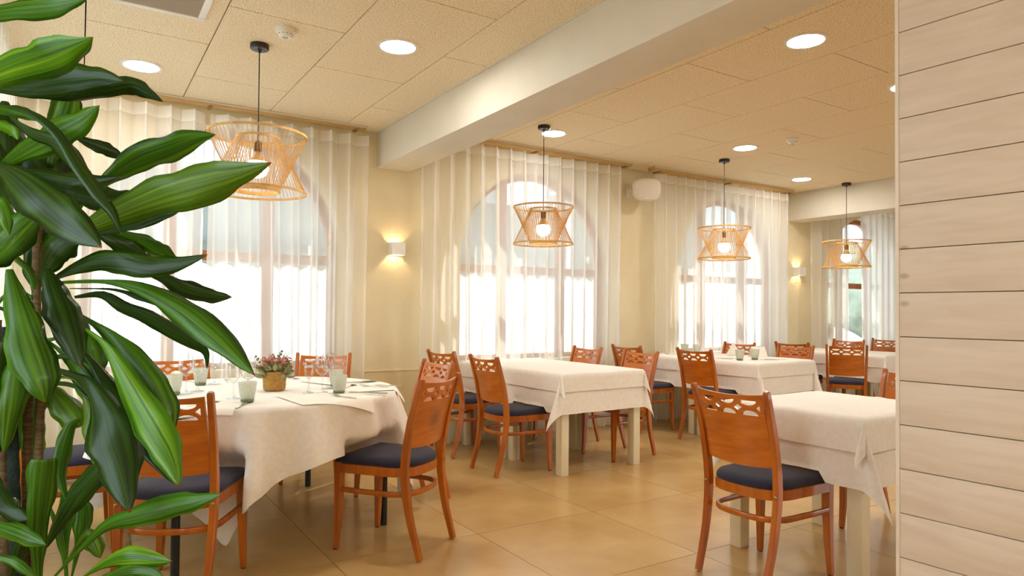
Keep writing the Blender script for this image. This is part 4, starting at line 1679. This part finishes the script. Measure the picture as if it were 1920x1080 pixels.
# ================================================================== THE PLANT
# leaf blades: midline points, width, width profile, roll, tone
LEAVES = [
 ([[-0.2,1.755,1.779],[-0.124,1.673,1.78],[-0.051,1.593,1.779],[0.006,1.527,1.785]],0.0423,'n',20,1),
 ([[-0.203,1.737,1.619],[-0.136,1.644,1.643],[-0.065,1.545,1.656],[-0.022,1.484,1.666],[0.014,1.43,1.678]],0.0692,'n',-15,2),
 ([[-0.193,1.801,1.649],[-0.098,1.723,1.646],[-0.024,1.662,1.657],[0.027,1.62,1.661],[0.07,1.584,1.653]],0.0575,'n',30,0),
 ([[-0.111,1.796,1.648],[-0.024,1.764,1.653],[0.04,1.739,1.672],[0.09,1.72,1.686],[0.121,1.709,1.672],[0.153,1.698,1.654]],0.04,'n',-25,0),
 ([[-0.062,1.886,1.518],[-0.044,1.904,1.599],[-0.028,1.919,1.668],[-0.021,1.927,1.703]],0.0703,'n',10,1),
 ([[-0.145,1.798,1.489],[-0.092,1.736,1.519],[-0.045,1.681,1.543],[-0.003,1.631,1.567],[0.029,1.588,1.597]],0.0597,'n',15,1),
 ([[-0.124,1.663,1.585],[-0.083,1.62,1.569],[-0.042,1.575,1.529],[-0.006,1.527,1.461],[0.029,1.482,1.402],[0.051,1.452,1.363],[0.065,1.429,1.324]],0.0265,'n',35,0),
 ([[-0.123,1.71,1.579],[-0.085,1.671,1.541],[-0.048,1.634,1.522],[-0.018,1.603,1.492],[0.012,1.567,1.438],[0.033,1.543,1.403]],0.032,'n',-30,0),
 ([[-0.023,1.789,1.574],[0.022,1.791,1.559],[0.057,1.791,1.547],[0.083,1.792,1.535]],0.029,'n',25,0),
 ([[0.028,1.735,1.446],[0.062,1.717,1.485],[0.106,1.693,1.518],[0.156,1.665,1.541],[0.206,1.638,1.564],[0.25,1.614,1.577]],0.0635,'n',-20,1),
 ([[-0.125,1.832,1.493],[-0.06,1.783,1.478],[-0.002,1.739,1.466],[0.074,1.681,1.473]],0.0325,'n',35,0),
 ([[-0.052,1.858,1.462],[0.02,1.843,1.446],[0.067,1.833,1.444],[0.114,1.822,1.462]],0.057,'n',20,0),
 ([[-0.037,1.708,1.329],[0.014,1.634,1.356],[0.071,1.549,1.382],[0.129,1.461,1.404],[0.168,1.401,1.415],[0.205,1.342,1.425],[0.241,1.284,1.434],[0.28,1.217,1.446]],0.078,'m',-12,3),
 ([[0.001,1.731,1.343],[0.077,1.652,1.359],[0.132,1.593,1.377],[0.174,1.547,1.391]],0.0226,'n',40,0),
 ([[-0.14,1.628,1.47],[-0.094,1.559,1.425],[-0.05,1.49,1.378],[-0.008,1.422,1.333],[0.032,1.355,1.293]],0.0796,'n',12,0),
 ([[-0.064,1.7,1.393],[-0.1,1.7,1.349],[-0.134,1.698,1.303],[-0.167,1.698,1.269]],0.0714,'n',-10,1),
 ([[-0.144,1.865,1.646],[-0.138,1.855,1.55],[-0.13,1.843,1.454],[-0.118,1.83,1.372]],0.0823,'n',15,0),
 ([[-0.195,1.923,1.592],[-0.133,1.875,1.531],[-0.081,1.835,1.458],[-0.05,1.81,1.399]],0.0715,'n',-20,0),
 ([[-0.101,1.962,1.374],[-0.071,1.969,1.454],[-0.048,1.979,1.536],[-0.039,1.988,1.591]],0.0926,'n',0,0),
 ([[-0.042,1.949,1.326],[-0.06,1.987,1.418],[-0.013,1.982,1.495],[0.02,1.976,1.53]],0.0859,'n',20,1),
 ([[0.015,1.769,1.366],[0.067,1.769,1.343],[0.104,1.769,1.324],[0.13,1.768,1.313]],0.0459,'n',20,0),
 ([[0.056,1.766,1.366],[0.12,1.77,1.343],[0.159,1.772,1.324],[0.195,1.774,1.308]],0.0419,'n',-25,1),
 ([[-0.046,1.763,1.252],[0.002,1.719,1.278],[0.045,1.68,1.289],[0.087,1.642,1.286],[0.134,1.6,1.277],[0.18,1.559,1.285],[0.224,1.517,1.302]],0.0519,'n',20,0),
 ([[0.116,1.753,1.278],[0.168,1.747,1.257],[0.219,1.742,1.232],[0.27,1.733,1.22],[0.31,1.726,1.218]],0.0399,'n',-20,0),
 ([[-0.035,1.756,1.243],[0.04,1.673,1.246],[0.096,1.61,1.235],[0.141,1.558,1.212],[0.185,1.504,1.18],[0.227,1.45,1.138],[0.259,1.405,1.1],[0.289,1.362,1.062]],0.0588,'p',15,1),
 ([[-0.017,1.793,1.232],[0.063,1.767,1.231],[0.115,1.751,1.217],[0.157,1.738,1.202],[0.202,1.724,1.189]],0.0193,'p',30,0),
 ([[-0.007,1.787,1.213],[0.043,1.774,1.219],[0.087,1.765,1.192],[0.138,1.753,1.168],[0.183,1.743,1.138],[0.225,1.734,1.111],[0.254,1.728,1.088],[0.259,1.738,1.047]],0.0367,'n',-35,0),
 ([[-0.07,1.755,1.248],[-0.046,1.718,1.298],[-0.023,1.689,1.325],[0.008,1.655,1.341]],0.0583,'n',25,0),
 ([[-0.114,1.64,1.263],[-0.094,1.613,1.175],[-0.075,1.589,1.104],[-0.056,1.567,1.044],[-0.049,1.557,1.009]],0.0739,'n',10,1),
 ([[-0.1,1.753,1.129],[-0.107,1.752,1.051],[-0.115,1.752,0.985],[-0.125,1.751,0.887]],0.0579,'n',-15,1),
 ([[-0.128,1.747,1.119],[-0.143,1.759,1.03],[-0.137,1.757,0.942],[-0.145,1.764,0.875]],0.0663,'n',15,0),
 ([[-0.056,1.698,1.269],[-0.036,1.665,1.208],[-0.014,1.629,1.143],[0.007,1.591,1.07]],0.067,'n',20,0),
 ([[-0.027,1.823,1.21],[0.005,1.794,1.114],[0.021,1.778,1.044],[0.032,1.767,0.991]],0.0763,'n',-10,1),
 ([[-0.011,1.718,1.183],[0.051,1.651,1.142],[0.093,1.602,1.094],[0.129,1.554,1.036],[0.151,1.519,0.979],[0.159,1.496,0.932]],0.0614,'p',12,1),
 ([[-0.015,1.674,1.164],[0.041,1.603,1.122],[0.072,1.554,1.07],[0.104,1.498,1.006],[0.131,1.448,0.95],[0.15,1.41,0.907],[0.162,1.377,0.863]],0.0667,'p',-12,2),
 ([[-0.03,1.755,1.134],[0.024,1.697,1.078],[0.068,1.644,1.008],[0.118,1.58,0.919],[0.167,1.517,0.836]],0.0467,'p',30,0),
 ([[-0.055,1.82,1.114],[-0.004,1.771,1.069],[0.036,1.73,1.01],[0.063,1.699,0.962]],0.0607,'p',-15,1),
 ([[0.004,1.876,1.173],[0.068,1.845,1.111],[0.102,1.833,1.036],[0.122,1.828,0.96]],0.0552,'p',15,1),
 ([[-0.064,1.827,1.026],[-0.031,1.796,0.983],[-0.004,1.771,0.946],[0.01,1.758,0.929]],0.0588,'n',10,3),
 ([[-0.057,1.775,1.036],[0.006,1.729,1.035],[0.034,1.706,0.969],[0.041,1.697,0.901],[0.044,1.691,0.832]],0.0503,'p',15,3),
 ([[-0.045,1.672,1.066],[0.015,1.594,1.043],[0.047,1.537,0.99],[0.06,1.497,0.938],[0.073,1.454,0.885],[0.085,1.404,0.82]],0.0903,'p',-8,0),
 ([[0.007,1.736,0.95],[-0.01,1.74,0.933],[-0.023,1.736,0.881],[-0.026,1.726,0.833],[-0.013,1.705,0.783]],0.0307,'n',20,1),
 ([[0.048,1.569,0.87],[0.01,1.619,0.816],[-0.021,1.663,0.756],[-0.051,1.708,0.689]],0.0476,'r',-15,0),
 ([[-0.051,1.632,0.89],[-0.058,1.647,0.792],[-0.06,1.658,0.705],[-0.056,1.665,0.617]],0.049,'r',10,1),
 ([[-0.148,1.673,0.77],[-0.092,1.601,0.76],[-0.043,1.535,0.747]],0.0326,'n',-20,1),
 ([[-0.136,1.643,0.713],[-0.092,1.615,0.698],[-0.059,1.594,0.665]],0.0185,'n',10,1),
 ([[-0.043,1.704,0.617],[0.007,1.63,0.695],[0.055,1.561,0.759],[0.105,1.496,0.789],[0.154,1.433,0.814],[0.193,1.382,0.831],[0.228,1.335,0.85]],0.0458,'p',18,1),
 ([[-0.005,1.704,0.603],[0.01,1.715,0.687],[0.018,1.722,0.74],[0.015,1.734,0.785]],0.0364,'p',-10,1),
 ([[-0.013,1.757,0.587],[-0.014,1.781,0.695],[-0.011,1.788,0.739],[-0.02,1.804,0.789]],0.035,'p',20,1),
 ([[0.004,1.626,0.637],[0.056,1.557,0.687],[0.098,1.505,0.706],[0.158,1.43,0.711]],0.0396,'p',-20,2),
 ([[0.013,1.597,0.637],[0.069,1.53,0.674],[0.108,1.483,0.69],[0.144,1.441,0.681]],0.031,'p',15,1),
 ([[-0.016,1.734,0.641],[0.021,1.695,0.707],[0.038,1.68,0.692],[0.048,1.668,0.664]],0.0361,'p',-10,3),
 ([[-0.06,1.762,1.165],[-0.03,1.743,1.185],[0.006,1.72,1.161]],0.0092,'t',0,0),
 ([[-0.059,1.763,1.117],[-0.026,1.742,1.126],[0.005,1.722,1.115]],0.0092,'t',0,1),
 ([[-0.051,1.758,1.085],[-0.009,1.72,1.081],[0.025,1.687,1.046],[0.049,1.66,1.002]],0.0102,'t',0,0),
 ([[-0.045,1.755,1.057],[-0.009,1.726,1.043],[0.016,1.705,1.01]],0.0091,'t',0,1),
 ([[-0.046,1.744,1.027],[-0.008,1.704,1.026],[0.02,1.67,1.002],[0.044,1.64,0.977]],0.0101,'t',0,0),
 ([[-0.084,1.789,1.208],[-0.113,1.799,1.225],[-0.137,1.808,1.208],[-0.159,1.814,1.173]],0.0103,'t',0,1),
 ([[-0.117,1.811,1.162],[-0.136,1.81,1.185],[-0.159,1.813,1.19]],0.0092,'t',0,0),
 ([[-0.073,1.793,1.209],[-0.09,1.785,1.266],[-0.118,1.789,1.299],[-0.123,1.788,1.31]],0.0161,'t',0,1),
 ([[-0.071,1.791,1.232],[-0.068,1.804,1.302],[-0.044,1.8,1.351],[-0.03,1.797,1.375]],0.0352,'n',20,1),
 ([[-0.078,1.808,1.226],[-0.085,1.82,1.279],[-0.074,1.822,1.351],[-0.072,1.824,1.381]],0.047,'n',-10,0),
 ([[-0.176,1.815,1.616],[-0.137,1.782,1.608],[-0.099,1.749,1.597],[-0.066,1.721,1.58]],0.0271,'n',20,1),
 ([[-0.173,1.79,1.582],[-0.144,1.762,1.569],[-0.12,1.738,1.555],[-0.111,1.727,1.536]],0.0245,'n',-20,2),
 ([[-0.156,1.803,1.548],[-0.149,1.792,1.467],[-0.133,1.774,1.387],[-0.122,1.762,1.342]],0.0813,'n',10,0),
 ([[-0.098,1.931,1.596],[-0.081,1.914,1.533],[-0.085,1.91,1.469],[-0.094,1.909,1.406]],0.0867,'n',-15,0),
 ([[-0.044,1.923,1.501],[-0.075,1.936,1.462],[-0.106,1.948,1.41],[-0.12,1.951,1.359]],0.0753,'n',15,0),
 ([[-0.151,1.733,1.381],[-0.138,1.717,1.402],[-0.125,1.701,1.368],[-0.119,1.689,1.335]],0.0368,'n',0,2),
 ([[-0.118,1.908,1.1],[-0.091,1.884,1.04],[-0.084,1.873,0.968],[-0.098,1.875,0.897]],0.0676,'n',10,0),
 ([[-0.165,1.89,1.113],[-0.134,1.872,1.043],[-0.112,1.86,0.96],[-0.106,1.858,0.865]],0.0521,'n',-10,1),
 ([[-0.084,1.865,1.005],[-0.077,1.853,0.934],[-0.081,1.85,0.864],[-0.087,1.848,0.794]],0.0429,'n',20,1),
 ([[-0.142,1.762,0.853],[-0.129,1.746,0.8],[-0.105,1.724,0.77],[-0.072,1.696,0.755]],0.0373,'n',10,0),
 ([[-0.11,1.771,0.619],[-0.091,1.745,0.685],[-0.073,1.725,0.72],[-0.054,1.709,0.733]],0.0334,'n',-10,0),
 ([[-0.048,1.775,0.771],[-0.032,1.766,0.719],[-0.017,1.758,0.656],[-0.008,1.753,0.598]],0.0138,'n',0,1),
]
STEMS = [([[-0.078,1.793,1.382],[-0.078,1.795,1.255],[-0.074,1.796,1.116],[-0.065,1.794,0.977],[-0.068,1.799,0.814],[-0.069,1.804,0.605],[-0.069,1.804,0.36]],0.0087),([[-0.09,1.808,1.046],[-0.087,1.809,0.93],[-0.088,1.812,0.814],[-0.084,1.814,0.605],[-0.084,1.814,0.36]],0.0093),([[-0.15,1.844,1.161],[-0.139,1.841,0.976],[-0.131,1.839,0.814],[-0.123,1.839,0.605],[-0.123,1.839,0.36]],0.0099)]
STAKE = [[-0.126, 1.793, 1.148], [-0.116, 1.79, 0.98], [-0.1, 1.788, 0.617], [-0.095, 1.788, 0.36]]
t = thing('dracaena_plant', 'tall leafy green dracaena with yellow streaked leaves in left foreground', 'plant', (-0.085, 1.82, 0))
P0 = Vector((-0.085, 1.82, 0))
bm = bmesh.new()
add_lathe(bm, [(0.13, 0.0), (0.135, 0.01), (0.175, 0.37), (0.185, 0.375), (0.185, 0.40), (0.170, 0.40), (0.165, 0.36), (0.002, 0.355)], 40)
obj('pot', bm, 'pot_clay', t, 40)
bm = bmesh.new()
add_lathe(bm, [(0.163, 0.354), (0.12, 0.366), (0.002, 0.37)], 32)
obj('soil', bm, 'soil', t, 40)
for pts, rad in STEMS:
    pts = [Vector(p) - P0 for p in pts]
    fine, rads = [], []
    for a, b_ in zip(pts, pts[1:]):
        m_ = max(2, int((b_ - a).length / 0.018))
        for k in range(m_):
            fine.append(a.lerp(b_, k / m_))
    fine.append(pts[-1])
    rads = [rad * (1.0 + (0.10 if k % 3 == 0 else 0)) for k in range(len(fine))]
    bm = bmesh.new()
    add_tube(bm, fine, rads, 10)
    obj('cane', bm, 'cane', t, 50)
bm = bmesh.new()
sp_ = [Vector(p) - P0 for p in STAKE]
fine = []
for a, b_ in zip(sp_, sp_[1:]):
    for k in range(20):
        fine.append(a.lerp(b_, k / 20))
fine.append(sp_[-1])
add_tube(bm, fine, [0.0115 * (1 + 0.07 * sin(k * 2.1)) for k in range(len(fine))], 10)
obj('moss_stake', bm, 'moss_stake', t, 50)

CAMP = Vector((0, 0, CAM_H))
PROF = {'n': [(0, .16), (.08, .30), (.25, .72), (.45, .98), (.58, 1.0), (.74, .80), (.86, .46), (.94, .18), (.98, .06), (1, .012)],
        'm': [(0, .14), (.08, .26), (.25, .62), (.45, .92), (.60, 1.0), (.77, .82), (.89, .45), (.96, .15), (1, .012)],
        'p': [(0, .10), (.15, .14), (.30, .40), (.48, .82), (.62, 1.0), (.78, .84), (.90, .44), (.96, .15), (1, .012)],
        't': [(0, 1.0), (.5, .8), (1, .6)],
        'r': [(0, .9), (.1, 1.0), (.3, .95), (.55, .7), (.8, .35), (1, .14)]}
LM = ['leaf_dark', 'leaf_mid', 'leaf_bright', 'leaf_yellow']


def catmull(P, q):
    n = len(P) - 1
    f = min(q * n, n - 1e-6)
    i = int(f)
    u = f - i
    p0, p1, p2, p3 = P[max(i - 1, 0)], P[i], P[i + 1], P[min(i + 2, n)]
    return 0.5 * ((2 * p1) + (p2 - p0) * u + (2 * p0 - 5 * p1 + 4 * p2 - p3) * u * u + (3 * p1 - p0 - 3 * p2 + p3) * u ** 3)


for li, (pts, wd, prof, roll, tone) in enumerate(LEAVES):
    P = [Vector(p) - P0 for p in pts]
    N = 26
    C = [catmull(P, k / N) for k in range(N + 1)]
    vs, fs, uvs = [], [], []
    XS = (-1, -.55, 0, .55, 1)
    for k in range(N + 1):
        q = k / N
        tg = (C[min(k + 1, N)] - C[max(k - 1, 0)]).normalized()
        view = ((C[k] + P0) - CAMP).normalized()
        side = tg.cross(view).normalized()
        nrm = side.cross(tg).normalized()
        rl = radians(roll * (1 - 0.5 * q) + 8 * sin(5 * q + li))
        sd = side * cos(rl) + nrm * sin(rl)
        nn = sd.cross(tg).normalized()
        w = wd * 0.5 * interp(PROF[prof], q) * (1 + 0.10 * abs(roll) / 40)
        for x in XS:
            wav = 0.17 * w * sin(q * 15 + li * 1.3 + (1.5 if x > 0 else 0)) * abs(x) ** 2
            edge = 1 + (0.09 * sin(q * 15 + li * 2.1 + x * 2) + 0.05 * sin(q * 31 + li + x)) * (abs(x) > .9)
            lift = -0.36 * w * (1 - abs(x)) + wav
            vs.append(C[k] + sd * (x * w * edge) + nn * lift)
            uvs.append((0.5 + 0.5 * x + li * 1.37, q))
    n5 = len(XS)
    for k in range(N):
        for i in range(n5 - 1):
            a = k * n5 + i
            fs.append((a, a + 1, a + n5 + 1, a + n5))
    o = raw('leaf', vs, fs, LM[tone], t)
    uvl = o.data.uv_layers.new(name='UVMap')
    for lp in o.data.loops:
        uvl.data[lp.index].uv = uvs[lp.vertex_index]
    md = o.modifiers.new('thickness', 'SOLIDIFY')
    md.thickness = 0.0009
    md.offset = 0
